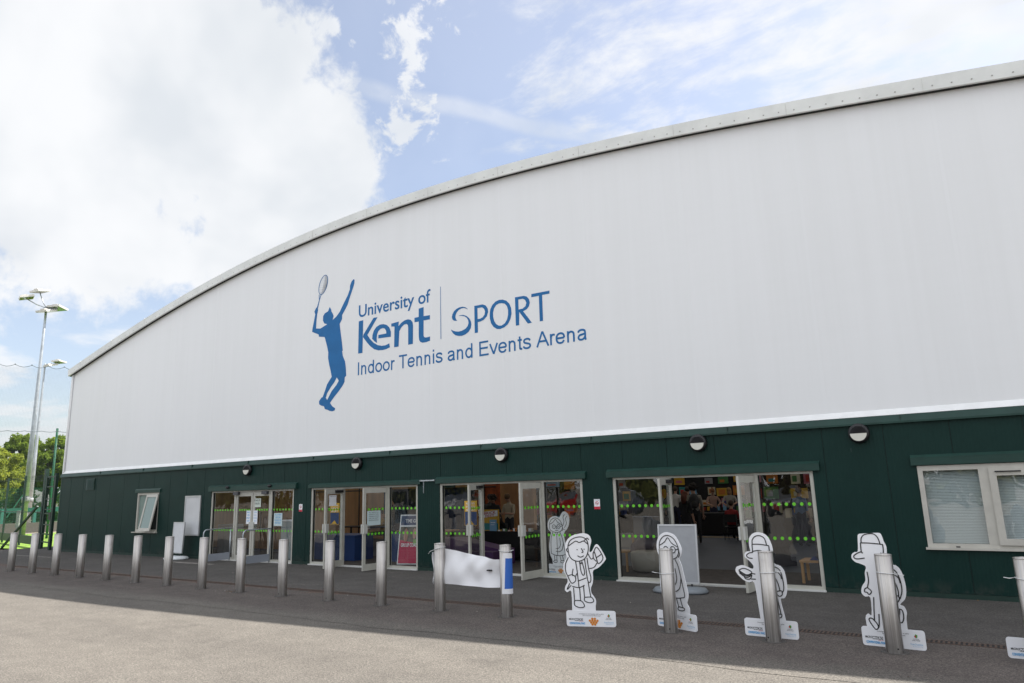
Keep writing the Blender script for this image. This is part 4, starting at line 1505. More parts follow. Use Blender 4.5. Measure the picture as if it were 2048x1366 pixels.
def standee(label, A, B, outline, strokes, fills=(), group='white cutout figures', orange=True, face_m=None, ink=None, marks=True, name='cutout_figure'):
    A, B = Vector(A), Vector(B)
    d = (B - A)
    L = d.length
    d.normalize()
    nrm = Vector((d.y, -d.x, 0))
    if nrm.y > 0:
        nrm = -nrm
    k = L / BW
    t = thing(name, label, 'cutout figure', (A.x, A.y, 0.0045), 0, group)

    def F(off):
        def fn(u, v):
            q = A + d * (u * k) + nrm * off
            return (q.x, q.y, v + .0045)
        return fn
    m1 = MB()
    fig = smooth2(outline, False, 3)
    m1.plate([fig], F(.0), F(-.010))
    m1.build('board', face_m or M_WHITE, t)
    m1 = MB()
    m1.plate([base_loop()], F(.002), F(-.012))
    bp = m1.build('base_board', face_m or M_WHITE, t)
    m1 = MB()
    for s in strokes:
        closed = s[0] == 'c'
        pts = s[1:] if isinstance(s[0], str) else s
        m1.line(smooth2(pts, closed, 4), .0125, F(.0045), 0, closed)
    for fl in fills:
        m1.flat([fl], F(.005))
    m1.build('line_drawing', ink or M_LINE, t)
    if marks:
        f = F(.0055)
        m1 = MB()
        m1.text('Investigate the surrounding area to solve', f, .17, .165, width=.33, mi=0)
        m1.text('the Conventional Panic case!', f, .22, .142, width=.24, mi=0)
        m1.build('instruction_text', M_LINE, bp)
        m1 = MB()
        m1.text('MICRO', f, .035, .088, width=.075, height=.022, mi=0, bold=.02)
        m1.line([(.112, .094), (.222, .094)], .034, F(.0042), 0)
        m1.text('MACRO', f, .116, .082, width=.104, height=.026, mi=5, bold=.03)
        m1.text('CRIME CITY', f, .17, .064, width=.06, height=.009, mi=4)
        m1.text('CONVENTIONAL PANIC', f, .04, .030, width=.21, height=.026, mi=1, bold=.03)
        PM_ = [M_LINE, M_BLUEINK, M_PALEBLUE, M_GREENINK, M_RED, M_WHITE, M_ORANGE]
        m1.build('title_print', PM_, bp)
        m1 = MB()
        cx, cz = .565, .150
        m1.flat([[(cx - .016, cz - .004), (cx, cz + .022), (cx + .018, cz + .012), (cx + .016, cz - .012), (cx + .002, cz - .022)]], f, 3)
        m1.flat([[(cx - .016, cz - .002), (cx - .002, cz + .012), (cx + .004, cz - .006), (cx, cz - .018)]], F(.0065), 4)
        m1.text('EDITION', f, .535, .113, width=.06, height=.010, mi=0)
        m1.text('SPIELWIESE', f, .525, .098, width=.08, height=.010, mi=0)
        m1.build('publisher_mark', PM_, bp)
        m1 = MB()
        m1.text('hachette', f, .505, .050, width=.125, height=.024, mi=2)
        m1.text('BOARDGAMES UK', f, .525, .032, width=.10, height=.008, mi=2)
        m1.build('distributor_mark', PM_, bp)
        if orange:
            m1 = MB()
            for q in range(11):
                row = 0 if q < 2 else (1 if q < 6 else (2 if q < 9 else 3))
                cnt = [2, 4, 3, 2][row]
                idx = [q, q - 2, q - 6, q - 9][row]
                hx = .365 + (idx - (cnt - 1) / 2) * .034
                hz = .108 - row * .026
                m1.flat([[(hx + .017 * cos(pi / 6 + pi / 3 * w), hz + .017 * sin(pi / 6 + pi / 3 * w)) for w in range(6)]], f, 6)
            m1.build('honeycomb_mark', PM_, bp)
    return t


# figure with a notepad: crop units -> metres
def cA(L):
    return [((x - 378) * .00155, (1300 - y) * .00168) for x, y in L]


outA = cA([(430, 1200), (430, 1020), (395, 1024), (374, 1006), (380, 975), (402, 935), (392, 890), (369, 840), (373, 785), (402, 735),
           (394, 700), (392, 640), (412, 590), (455, 556), (510, 540), (570, 536), (612, 556), (626, 600), (612, 650), (606, 690), (628, 684), (660, 632), (690, 640),
           (742, 735), (736, 765), (680, 820), (630, 846), (626, 905), (620, 950), (604, 985), (606, 1030), (636, 1072), (642, 1105), (636, 1140), (636, 1200)])
strA = [cA(l) for l in (
    [(420, 690), (418, 640), (440, 595), (490, 570), (545, 566), (585, 590), (598, 640), (590, 700), (560, 748), (505, 768), (455, 755), (428, 725), (420, 690)],
    [(424, 640), (450, 622), (490, 600), (520, 612), (560, 600), (596, 628)], [(560, 600), (590, 575), (604, 590)],
    [(535, 660), (550, 690), (536, 696)], [(500, 722), (525, 734), (555, 722)],
    [(412, 660), (402, 672), (414, 692)],
    [(480, 768), (490, 850), (500, 985)], [(515, 770), (524, 850), (542, 885), (555, 855), (536, 770)], [(515, 770), (527, 790), (536, 770)],
    [(560, 745), (570, 850), (580, 930), (600, 940), (608, 900), (592, 830), (582, 740)],
    [(418, 735), (390, 790), (388, 850), (405, 890)], [(455, 830), (446, 870), (450, 890)],
    [(405, 890), (440, 880), (470, 895), (472, 930), (440, 950), (420, 925), (405, 890)],
    [(488, 868), (474, 892)], [(420, 950), (394, 1002), (432, 966)], [(440, 975), (500, 985), (550, 965)], [(500, 930), (568, 905)],
    [(452, 985), (455, 1090)], [(505, 985), (508, 1090)], [(540, 970), (544, 1062)], [(582, 940), (598, 1060)],
    [(455, 1092), (456, 1130), (500, 1148), (538, 1140), (532, 1112), (508, 1092), (455, 1092)],
    [(544, 1064), (544, 1092), (585, 1108), (620, 1098), (618, 1078), (598, 1062), (544, 1064)],
    [(592, 705), (618, 750), (640, 735)], [(598, 828), (640, 818), (668, 780)],
    [(640, 700), (672, 652), (722, 738), (680, 788), (664, 740), (648, 688), (638, 705), (640, 745), (664, 770)], [(662, 740), (708, 712)])]


def dot(cx, cz, r):
    return [(cx + r * cos(2 * pi * k / 10), cz + r * sin(2 * pi * k / 10)) for k in range(10)]


eA = [dot(*cA([(498, 672)])[0], .008), dot(*cA([(560, 668)])[0], .008)]
standee('white cutout of a person in a jacket and tie holding up a notepad', (-5.375, -4.665, 0), (-4.70, -4.445, 0), outA, strA, eA)

# figure in a long coat with round glasses
outB = [(.17, .20), (.16, .31), (.11, .42), (.09, .60), (.13, .84), (.15, .92), (.09, .98), (.07, 1.08), (.10, 1.19), (.18, 1.265), (.28, 1.285), (.39, 1.25),
        (.455, 1.17), (.50, 1.07), (.485, .985), (.45, .93), (.48, .85), (.52, .66), (.555, .48), (.54, .395), (.525, .35), (.56, .29), (.555, .20)]
strB = [[(.12, 1.02), (.13, 1.14), (.20, 1.22), (.29, 1.24), (.38, 1.20), (.44, 1.11), (.45, 1.02), (.41, .95), (.33, .92), (.22, .93), (.14, .97), (.12, 1.02)],
        [(.13, 1.10), (.22, 1.15), (.28, 1.21), (.34, 1.14), (.44, 1.09)], [(.44, 1.08), (.465, 1.0), (.44, .95)],
        ['c'] + head_front(.235, 1.045, .042)[::2], ['c'] + head_front(.355, 1.05, .042)[::2], [(.277, 1.05), (.313, 1.052)], [(.397, 1.05), (.45, 1.06)],
        [(.295, 1.03), (.305, 1.0), (.29, .998)], [(.26, .965), (.30, .957), (.34, .968)],
        [(.27, .92), (.30, .86), (.33, .92)], [(.38, .92), (.43, .82), (.47, .62), (.50, .45), (.47, .42)], [(.20, .92), (.15, .78), (.14, .58), (.14, .45)],
        [(.14, .45), (.25, .41), (.37, .405), (.47, .42)], [(.37, .80), (.385, .66), (.34, .57), (.26, .555)], [(.46, .70), (.43, .55), (.35, .49), (.26, .50)],
        [(.30, .86), (.30, .41)], [(.36, .40), (.385, .295)], [(.42, .405), (.455, .29)], [(.385, .295), (.37, .26), (.41, .245), (.47, .255), (.475, .285), (.385, .295)],
        [(.22, .405), (.225, .30)], [(.28, .405), (.28, .30)], [(.225, .30), (.19, .27), (.23, .25), (.28, .26), (.28, .30), (.225, .30)]]
eB = [dot(.235, 1.045, .010), dot(.355, 1.05, .010)]
standee('white cutout of a person in a long coat and round glasses, behind a bollard', (-4.23, -4.075, 0), (-3.575, -4.30, 0), outB, strB, eB)


def cC(L):
    return [((x - 1060) * .00118, (1112 - y) * .00119) for x, y in L]


outC = cC([(1240, 960), (1225, 760), (1206, 560), (1150, 556), (1085, 530), (1016, 455), (1020, 405), (1060, 383), (1112, 380), (1196, 412), (1214, 378), (1168, 322), (1128, 290),
           (1130, 252), (1158, 228), (1196, 222), (1188, 170), (1196, 85), (1240, 34), (1300, 20), (1370, 40), (1412, 92), (1438, 180), (1434, 262), (1440, 345),
           (1502, 372), (1540, 432), (1552, 560), (1540, 650), (1512, 700), (1470, 716), (1490, 850), (1506, 960)])
capC = [[(1225, 150), (1230, 100), (1270, 62), (1320, 58), (1362, 85), (1380, 155)], [(1222, 150), (1300, 148), (1402, 160)], [(1222, 150), (1220, 240)], [(1402, 160), (1404, 245)],
        [(1220, 236), (1178, 246), (1150, 272), (1172, 296), (1215, 300)], [(1220, 225), (1300, 214), (1380, 240)]]
strC = [cC(l) for l in capC + [
    [(1390, 250), (1408, 330), (1396, 410)], [(1404, 385), (1450, 384), (1496, 420), (1516, 520), (1515, 610), (1490, 650)], [(1432, 440), (1470, 438), (1496, 470), (1502, 505)],
    [(1392, 430), (1430, 480), (1462, 560), (1474, 630)], [(1440, 635), (1490, 628), (1494, 665), (1465, 685), (1440, 665), (1440, 635)], [(1396, 480), (1420, 540), (1432, 640)],
    [(1430, 650), (1446, 760), (1462, 870)], [(1432, 870), (1466, 868), (1462, 896), (1436, 908)],
    [(1048, 432), (1110, 410), (1192, 448), (1130, 478), (1048, 432)], [(1048, 446), (1128, 490), (1192, 462)], [(1054, 462), (1128, 506), (1190, 476)], [(1100, 490), (1118, 520), (1166, 520), (1190, 480)],
    [(1192, 462), (1228, 466)], [(1176, 520), (1228, 520)]]]
standee('white cutout of a capped hiker with backpack holding out a booklet, behind a bollard', (-2.965, -4.195, 0), (-2.295, -4.215, 0), outC, strC, orange=False)


def cD(L):
    return [((x - 305) * .00098, (1168 + (x - 320) * .083 - y) * .00113) for x, y in L]


outD = cD([(385, 1080), (366, 900), (400, 856), (438, 868), (448, 695), (392, 682), (355, 640), (372, 575), (416, 520), (420, 440), (440, 378), (384, 345), (330, 325), (292, 284),
           (298, 242), (330, 222), (372, 212), (386, 100), (398, 40), (450, 34), (560, 36), (640, 42), (664, 82), (672, 124), (696, 190), (690, 280), (702, 368), (770, 380), (820, 440), (846, 560),
           (844, 650), (820, 722), (762, 770), (800, 792), (822, 850), (808, 920), (806, 1100)])
strD = [cD(l) for l in (
    [(422, 130), (430, 80), (470, 46), (560, 42), (610, 80), (632, 150)], [(414, 128), (520, 138), (660, 160)], [(414, 128), (412, 220), (430, 235)], [(660, 160), (655, 248), (622, 246)],
    [(414, 220), (362, 234), (318, 264), (346, 292), (440, 288)],
    [(632, 252), (652, 320), (650, 360)], [(655, 405), (720, 410), (770, 450), (800, 540), (802, 640), (770, 715)], [(700, 482), (750, 480), (785, 510), (795, 560)],
    [(650, 440), (720, 510), (760, 620), (758, 690)], [(698, 690), (750, 684), (765, 715), (735, 750), (698, 745)], [(666, 540), (690, 600), (696, 690)],
    [(448, 430), (452, 520), (430, 590)], [(430, 590), (470, 632), (440, 662), (420, 640), (392, 632), (402, 602), (430, 592)], [(486, 690), (474, 800), (462, 930)], [(520, 860), (510, 960), (498, 1000)],
    [(415, 898), (450, 910), (492, 965), (494, 1000), (465, 1012), (425, 960), (404, 915), (415, 898)], [(740, 812), (778, 830), (784, 900), (760, 948), (724, 940)], [(712, 830), (748, 822), (742, 870), (722, 892)])]
standee('white cutout of a flat-topped hiker with backpack in mid stride, behind a bollard', (-1.575, -4.155, 0), (-.905, -4.195, 0), outD, strD, orange=False)
standee('white cutout figure cut off by the right edge of the photo', (-.135, -4.16, 0), (.53, -4.19, 0), [(.44 + (u - .3) * .5, v) for u, v in outB], [[('c' if q == 'c' else (.44 + (q[0] - .3) * .5, q[1])) for q in s] for s in strB], orange=False)

# indoors behind the glass: one light figure with a trailing scarf, one dark seen from the back
outE = outB[:11] + [(.38, 1.255), (.42, 1.32), (.48, 1.38), (.55, 1.38), (.61, 1.32), (.635, 1.22), (.62, 1.10), (.57, 1.0), (.51, .94), (.48, .85), (.52, .66), (.555, .48), (.54, .395), (.525, .35), (.56, .29), (.555, .20)]
strE = strB + [[(.46, 1.06), (.50, 1.16), (.48, 1.26), (.52, 1.32)], [(.50, 1.02), (.56, 1.12), (.54, 1.22), (.58, 1.28)], [(.44, 1.0), (.52, .98)]]
standee('white cutout of a figure with a trailing scarf standing inside behind the dotted glass', (-8.85, .52, 0), (-8.19, .56, 0), outE, strE, eB)
standee('dark cutout figure seen from behind inside the right glass pane', (-4.72, 3.55, 0), (-4.02, 3.65, 0), outB, strB, eB, face_m=mat('navy_board', (.016, .018, .030), .6),
        ink=mat('navy_line', (.005, .006, .010), .6), marks=False)

# ------------------------------------------------------------------ fences, gate, net, floodlights on the left


def mesh_panel(mb, P, Q, z0, z1, dx, dz, r, mi=0):
    """welded wire panel between ground points P and Q"""
    P, Q = Vector((P[0], P[1], 0)), Vector((Q[0], Q[1], 0))
    d = Q - P
    L = d.length
    d.normalize()
    n = Vector((-d.y, d.x, 0))
    s = 0.0
    while s <= L:
        c = P + d * s
        mb.obox((c.x, c.y, (z0 + z1) / 2), d * r, n * r, (0, 0, (z1 - z0) / 2), mi)
        s += dx
    z = z0
    while z <= z1 + 1e-6:
        c = (P + Q) / 2
        mb.obox((c.x, c.y, z), d * L / 2, n * r, (0, 0, r), mi)
        z += dz
    return mb


FN0, FN1, FN2 = (-32.05, .06), (-33.75, .42), (-44.5, 2.5)
t = thing('mesh_fence', 'dark green welded mesh fence with a slanting brace beside the gate', 'fence', (*FN1, 0))
p = mesh_panel(MB(), FN1, FN2, .45, 3.1, .10, .2, .0018)
p.build('wire_panel', M_GREENDARK, t)
for k, q in enumerate((0.01, .36, .70, 1.0)):
    c = Vector(FN1).lerp(Vector(FN2), q)
    p = MB()
    w = .07 if k == 0 else .035
    p.box(c.x - w, c.x + w, c.y - w, c.y + w, 0.004, 3.32 if k == 0 else 3.15)
    p.build('post', M_GREENDARK, t)
p = MB()
c = Vector(FN1).lerp(Vector(FN2), .5)
p.bar((*FN1, .30), (*FN2, .30), .03, .36)
p.build('kick_board', M_GREENDARK, t)
p = MB()
p.bar((*FN1, 1.5), (*FN2, 1.5), .04)
p.build('mid_rail', M_GREENDARK, t)
p = MB()
p.bar((-34.1, .32, 1.75), (-36.2, -.05, .03), .075)
p.build('brace', M_GREENDARK, t)

t = thing('mesh_gate', 'tall dark green gate with cross rails next to the hall corner', 'gate', (*FN0, 0))
for c, w, h in ((FN0, .05, 3.08), ((-32.22, .095), .035, 2.98), ((-33.56, .38), .05, 3.0)):
    p = MB()
    p.box(c[0] - w, c[0] + w, c[1] - w, c[1] + w, .02, h)
    p.build('gate_post', M_GREENDARK, t)
for z in (.30, .62, 1.0, 1.45, 1.62, 2.05, 2.55, 2.96):
    p = MB()
    p.bar((-32.24, .10, z), (-33.5, .365, z), .045)
    p.build('cross_rail', M_GREENDARK, t)
p = mesh_panel(MB(), (-32.3, .11), (-33.5, .365), .3, 2.95, .10, .2, .0018)
p.build('wire_panel', M_GREENDARK, t)
p = MB()
p.box(-32.46, -32.28, .06, .16, 1.2, 1.5)
p.build('lock_box', M_BLACK, t)

M_GREENPOST = mat('green_post', (.02, .14, .075), .5)
t = thing('ball_stop_net', 'tall fine ball stop net strung high across the pitch side', 'net', far(46))
p = MB()
a, b = far(46, -13), far(46, 5)
P_, Q_ = Vector(a), Vector(b)
d_ = (Q_ - P_).normalized()
n_ = Vector((-d_.y, d_.x, 0))
M_NET = mat('net_cord', (.10, .12, .13), .8)
s = 0
while s < 18:
    c = P_ + d_ * s
    top = 9.25 - .10 * abs(sin(pi * s / .75))
    p.obox((c.x, c.y, (top + 3.0) / 2), d_ * .0017, n_ * .0017, (0, 0, (top - 3.0) / 2))
    s += .06
z = 3.0
while z < 9.1:
    c = (P_ + Q_) / 2
    p.obox((c.x, c.y, z), d_ * 9, n_ * .0017, (0, 0, .0017))
    z += .06
p.build('netting', M_NET, t)
for zz, sag in ((9.25, .13), (5.68, .05)):
    p = MB()
    pts = []
    for k in range(97):
        s = 18 * k / 96
        c = P_ + d_ * s
        pts.append((c.x, c.y, zz - sag * abs(sin(pi * s / .75))))
    p.tube(pts, .014, 5)
    p.build('support_wire', M_NET, t)
p = MB()
for k in range(24):
    c = P_ + d_ * (.75 * k)
    p.ball((c.x, c.y, 9.26), .035, 0, 6, 4)
p.build('wire_clips', M_NET, t)
for lat in (1.22, -7.0, -12.8):
    c = far(46.1, lat)
    p = MB()
    p.tube([(c[0], c[1], 0), (c[0], c[1], 5.85)], .06, 8)
    p.build('net_post', M_GREENPOST, t)
    if lat < -5:
        p = MB()
        p.tube([(c[0], c[1], 5.8), (c[0], c[1], 9.3)], .04, 6)
        p.build('net_post', M_GREENPOST, t)

M_LENS = mat('lamp_lens', (.55, .62, .5), .06, metal=.85)


def mast(label, base, H, r0, r1, heads, rz):
    t = thing('floodlight_mast', label, 'floodlight', base, 0, 'floodlight masts by the pitch')
    b = Vector(base)
    p = MB()
    p.tube([b + Vector((0, 0, z)) for z in (0, H * .45, H * .452, H * .85, H)], [r0, (r0 * .6 + r1 * .4), (r0 * .55 + r1 * .45), r1 * 1.15, r1], 14)
    p.build('mast', M_GALV, t)
    p = MB()
    p.tube([b + Vector((0, 0, 1.9)), b + Vector((0, 0, 2.2))], r0 * 1.25, 14)
    p.box(b.x - r0 * 1.2, b.x + r0 * 1.2, b.y - r0 * 1.9, b.y - r0, .6, 1.5)
    p.build('hinge_collar', mat('collar_grey', (.33, .34, .35), .6, var=.15), t)
    p = MB()
    for (ox, oy, oz, ang, tl) in heads:
        c = b + Vector((ox, oy, H + oz))
        p.tube([b + Vector((0, 0, H - .1)), b + Vector((ox * .5, oy * .5, H + oz * .4 - .1)), c + Vector((0, 0, -.08))], .028, 6)
    p.build('bracket', M_GALV, t)
    for (ox, oy, oz, ang, tl) in heads:
        c = b + Vector((ox, oy, H + oz))
        ca, sa = cos(ang), sin(ang)
        ax = Vector((ca, sa, 0))
        ay = Vector((-sa, ca, 0))
        ay = (ay * cos(tl) + Vector((0, 0, 1)) * sin(tl)).normalized()
        az = ax.cross(ay)
        q = MB()
        q.obox(c, ax * .40, ay * .34, az * .055)
        q.obox(c + az * .09 - ay * .1, ax * .16, ay * .14, az * .05)
        hd = q.build('lamp_head', mat('lamp_housing', (.62, .60, .56), .4, metal=.2), t)
        q = MB()
        q.obox(c - az * .06, ax * .37, ay * .31, az * .008)
        q.build('lens', M_LENS, hd)
    return t


B1 = far(46.6, .12)
mast('tall galvanised floodlight mast with four lamp heads above the fence', B1, 12.75, .15, .06,
     [(-.50, -.85, .45, -.3, .25), (-.15, -.35, .85, .15, .2), (.30, .45, -.05, .4, -.15), (.05, .0, -.28, .3, .2)], 0)
B2 = far(63, .46)
mast('farther floodlight mast with its lamp heads lower, right behind the tall one', B2, 12.1, .15, .06, [(.45, .75, .2, .3, -.1), (.2, .3, -.1, .1, .25)], 0)

t = thing('mesh_fence', 'bright green mesh fence far across the grass below the trees', 'fence', far(66.5))
p = MB()
mesh_panel(p, far(66.5, -16)[:2], far(66.5, 9)[:2], .1, 3.0, .07, .2, .005)
p.build('wire_panel', M_GREENPOST, t)
for lat in (-14, -11, -8, -5, -2.2, 0.3, 2.9, 5.8):
    c = far(66.5, lat)
    p = MB()
    p.tube([(c[0], c[1], 0), (c[0], c[1], 3.05)], .05, 6)
    p.build('post', M_GREENPOST, t)
for lat, l2 in ((-0.9, .2), (-3.4, -2.2)):
    p = MB()
    p.bar(far(66.3, lat, .8), far(66.4, l2, 2.9), .07)
    p.build('brace', M_GREENPOST, t)
t = thing('pitch_rail', 'low green rail with posts and panels along the pitch edge', 'rail', far(55.5))
p = MB()
p.bar(far(55.5, -16, 1.42), far(55.5, 9, 1.42), .10, .28)
p.build('top_board', mat('rail_green', (.03, .15, .12), .5), t)
for k in range(13):
    lat = -14.6 + 1.7 * k
    p = MB()
    p.bar(far(55.5, lat, 0), far(55.5, lat, 1.5), .16)
    p.build('post', MATS['rail_green'], t)
p = MB()
p.bar(far(55.4, -16, .32), far(55.4, 9, .32), .2, .62)
p.build('kerb_wall', mat('kerb_concrete', (.16, .15, .14), .9), t)

# ------------------------------------------------------------------ trees


def leaf_quads(rng, centers, radii, n, size, flat=0.75):
    """numpy: n small leaf sprays spread through clumps; returns verts (n*4,3)"""
    centers = np.array(centers, float)
    radii = np.array(radii, float)
    w = radii ** 2.3
    idx = rng.choice(len(centers), n, p=w / w.sum())
    d = rng.normal(size=(n, 3))
    d /= np.linalg.norm(d, axis=1)[:, None]
    rr = radii[idx] * (rng.random(n) ** 0.42)
    c = centers[idx] + d * rr[:, None] * np.array([1, 1, flat])
    a = rng.normal(size=(n, 3))
    a /= np.linalg.norm(a, axis=1)[:, None]
    b = np.cross(a, d + rng.normal(size=(n, 3)) * .6)
    b /= (np.linalg.norm(b, axis=1)[:, None] + 1e-9)
    s = size * (0.55 + rng.random(n) * .9)
    a = a * s[:, None]
    b = b * (s * .62)[:, None]
    q = np.stack([c - a, c + b - a * .1, c + a, c - b + a * .1], 1)
    return q.reshape(-1, 3)


def leaf_mesh(name, verts, m, parent=None):
    n = len(verts) // 4
    me = bpy.data.meshes.new(name)
    me.from_pydata(verts.tolist(), [], [(4 * i, 4 * i + 1, 4 * i + 2, 4 * i + 3) for i in range(n)])
    me.materials.append(m)
    o = bpy.data.objects.new(name, me)
    COL.objects.link(o)
    if parent:
        o.parent = parent
    return o


def tree(label, base, H, R, m, seed, n=9000, size=.20, trunk_h=.28, clumps=110):
    rng = np.random.default_rng(seed)
    t = thing('tree', label, 'tree', base, 0, 'trees beyond the pitch')
    cs_, rs_ = [], []
    for k in range(clumps):
        a = rng.random() * 2 * pi
        h = rng.random()
        prof_ = sqrt(max(0.05, 1 - (2 * h - .85) ** 2 * .8))
        r = R * prof_ * (0.30 + .62 * rng.random())
        cs_.append((r * cos(a), r * sin(a), H * (trunk_h + (1 - trunk_h) * (.10 + .80 * h))))
        rs_.append(R * (.10 + .15 * rng.random()))
    leaf_mesh('crown', leaf_quads(rng, cs_, rs_, n, size), m, t)
    p = MB()
    p.tube([(0, 0, 0), (.05, .03, H * .3), (-.04, .05, H * .62), (0, 0, H * .85)], [R * .075, R * .06, R * .038, R * .012], 9)
    for k in range(0, clumps, 4):
        c = cs_[k]
        p.tube([(0, 0, c[2] * .55), (c[0] * .45, c[1] * .45, c[2] * .82), c], [R * .028, R * .018, R * .006], 6)
    p.build('trunk', mat('bark', (.07, .055, .04), .9, var=.3), t, local=True)
    return t


LF1 = leaf_mat('leaves_yellow_green', (.17, .23, .04), (.30, .34, .08), .5)
LF2 = leaf_mat('leaves_mid_green', (.09, .155, .03), (.19, .26, .05), .5)
LF3 = leaf_mat('leaves_dark_green', (.075, .125, .028), (.15, .20, .045), .5)
tree('yellow green leafy tree in front of the darker ones, left of the mast', far(70, -2.4), 6.7, 2.7, LF1, 3, 20000, .11)
tree('mid green tree just left of the floodlight mast, behind the yellow green one', far(80, -.4), 8.3, 2.9, LF2, 5, 20000, .115)
tree('dark green tree right of the floodlight mast', far(79, 2.2), 8.2, 2.9, LF2, 8, 20000, .115)
tree('dark green tree partly hidden by the hall corner', far(84, 4.9), 9.2, 3.1, LF3, 12, 20000, .12)
tree('tree at the left edge of the photo with thin crown', far(82, -4.6), 7.8, 3.0, LF3, 17, 16000, .12)
rng = np.random.default_rng(50)
cc, rr_ = [], []
for k in range(60):
    c = far(86 + rng.random() * 3, -16 + 28 * rng.random(), .4 + 2.0 * rng.random())
    cc.append(c)
    rr_.append(.9 + .6 * rng.random())
o = leaf_mesh('hedge', leaf_quads(rng, cc, rr_, 12000, .2), LF3)
tag(o, 'dark hedge behind the far mesh fence', 'hedge', kind='stuff')

# planting and parked cars across the car park behind the viewer, which the door glass mirrors
LFB = leaf_mat('leaves_brown_green', (.07, .065, .03), (.12, .13, .035), .3)
rng = np.random.default_rng(77)
cc, rr_ = [], []
for k in range(330):
    cc.append((-150 + 183 * rng.random(), -46 - 4 * rng.random(), .3 + 6.2 * rng.random() ** .9))
    rr_.append(1.0 + 1.0 * rng.random())
o = leaf_mesh('woodland_edge', leaf_quads(rng, cc, rr_, 42000, .36), LFB)
tag(o, 'brown green woodland edge mirrored in the door glass', 'woodland', kind='stuff')

# ------------------------------------------------------------------ inside the hall
mb = MB()
mb.add([(X_L + .05, .105, .010), (X_R - .05, .105, .010), (X_R - .05, DEPTH - .1, .010), (X_L + .05, DEPTH - .1, .010)], [(0, 1, 2, 3)])
struct('hall_floor', mb, mat('court_floor', (.045, .055, .075), .55, var=.15, vscale=1.5))
mb = MB()
mb.box(-26, -1, .12, 2.4, .0102, .018)
struct('entrance_mat', mb, mat('mat_brown', (.055, .045, .040), .95, var=.3, vscale=8))
mb = MB()
mb.box(-22, 2, 11.70, 11.76, .0102, .0145)
mb.box(-10.2, -4.0, 11.62, 11.69, .0102, .0145, 1)
struct('court_lines', mb, [mat('line_white', (.6, .58, .5), .6), mat('line_yellow', (.75, .42, .05), .6)])

t = thing('timber_partition', 'warm timber panelled wall inside the closed doors', 'partition', (-25, 3.2, 0))
mb = MB()
mb.box(-29, -21.2, 3.2, 3.35, .02, 2.9)
mb.build('wall_panel', M_TIMBER, t)
mb = MB()
for x in (-24.3, -22.9):
    mb.box(x, x + .92, 3.15, 3.198, .02, 2.02)
mb.build('door', mat('timber_door', (.42, .23, .11), .45, var=.15, vscale=3), t)
mb = MB()
for x in (-24.2, -22.8):
    mb.box(x, x + .04, 3.10, 3.149, .75, 1.35)
mb.build('pull_handle', M_BLACK, t)
t = thing('timber_partition', 'orange timber wall at the back behind the blue drape', 'partition', (-20, 8.2, 0))
mb = MB()
mb.box(-27, -14.0, 8.2, 8.4, .02, 3.2)
mb.build('wall_panel', M_TIMBER, t)

t = thing('pale_cabinet', 'pale grey cabinet inside behind the left glass pane', 'cabinet', (-22.6, 1.5, 0))
mb = MB()
mb.box(-22.95, -22.15, 1.5, 1.95, .03, .98)
mb.build('carcass', mat('pale_grey', (.50, .52, .54), .5), t)
mb = MB()
for x in (-22.93, -22.54):
    mb.box(x, x + .37, 1.478, 1.498, .06, .95)
mb.build('door', mat('pale_grey2', (.55, .57, .59), .5), t)
t = thing('display_case', 'pale glazed display case behind the right pane of the closed entrance', 'cabinet', (-18.0, .6, 0))
mb = MB()
mb.box(-18.35, -17.55, .55, 1.05, .03, 1.15)
mb.build('carcass', mat('case_grey', (.34, .38, .40), .25), t)
mb = MB()
mb.box(-18.38, -17.52, .52, 1.08, 1.15, 1.19)
mb.build('worktop', M_WHITE, t)

M_BLUEBOX = mat('blue_laminate', (.016, .045, .15), .45)
t = thing('blue_counter', 'dark blue counter box inside the second entrance', 'counter', (-16.6, 1.4, 0))
mb = MB()
mb.box(-17.7, -15.62, 1.0, 1.75, .02, .70)
mb.build('counter_body', M_BLUEBOX, t)
mb = MB()
mb.box(-17.73, -15.59, .97, 1.78, .70, .735)
mb.build('counter_top', mat('blue_top', (.022, .055, .17), .4), t)
t = thing('blue_counter', 'blue counter end seen left of the leaflet stand', 'counter', (-13.9, 1.5, 0))
mb = MB()
mb.box(-14.4, -13.75, 1.25, 1.9, .02, .78)
mb.build('counter_body', M_BLUEBOX, t)
mb = MB()
mb.box(-14.43, -13.72, 1.22, 1.93, .78, .81)
mb.build('counter_top', MATS['blue_top'], t)

# poster stand behind the right pane of the second entrance
t = thing('poster_stand', 'leaning poster stand reading group coaching behind the right glass pane', 'poster stand', (-13.2, .75, 0))
th = radians(7)


def ps(u, v, w=0.0):
    return (-13.62 + u, .62 + .30 * u + v * sin(th) - w, .03 + v * cos(th))


mb = MB()
mb.plate([[(0, 0), (.78, 0), (.78, 1.30), (0, 1.30)]], lambda a, b: ps(a, b), lambda a, b: ps(a, b, -.02))
mb.build('frame', M_SILVER, t)
mb = MB()
mb.flat([[(.03, 1.02), (.75, 1.02), (.75, 1.27), (.03, 1.27)]], lambda a, b: ps(a, b, .004), 0)
mb.flat([[(.03, .50), (.75, .50), (.75, .98), (.03, .98)]], lambda a, b: ps(a, b, .004), 1)
mb.flat([[(.03, .03), (.75, .03), (.75, .50), (.03, .64)]], lambda a, b: ps(a, b, .006), 2)
mb.flat([[(.42, .50), (.75, .50), (.75, .60), (.42, .66)]], lambda a, b: ps(a, b, .008), 3)
mb.flat([[(.20 + .06 * cos(2 * pi * k / 14), .76 + .18 * sin(2 * pi * k / 14)) for k in range(14)]], lambda a, b: ps(a, b, .008), 5)
mb.flat([[(.44 + .05 * cos(2 * pi * k / 14), .80 + .14 * sin(2 * pi * k / 14)) for k in range(14)]], lambda a, b: ps(a, b, .008), 5)
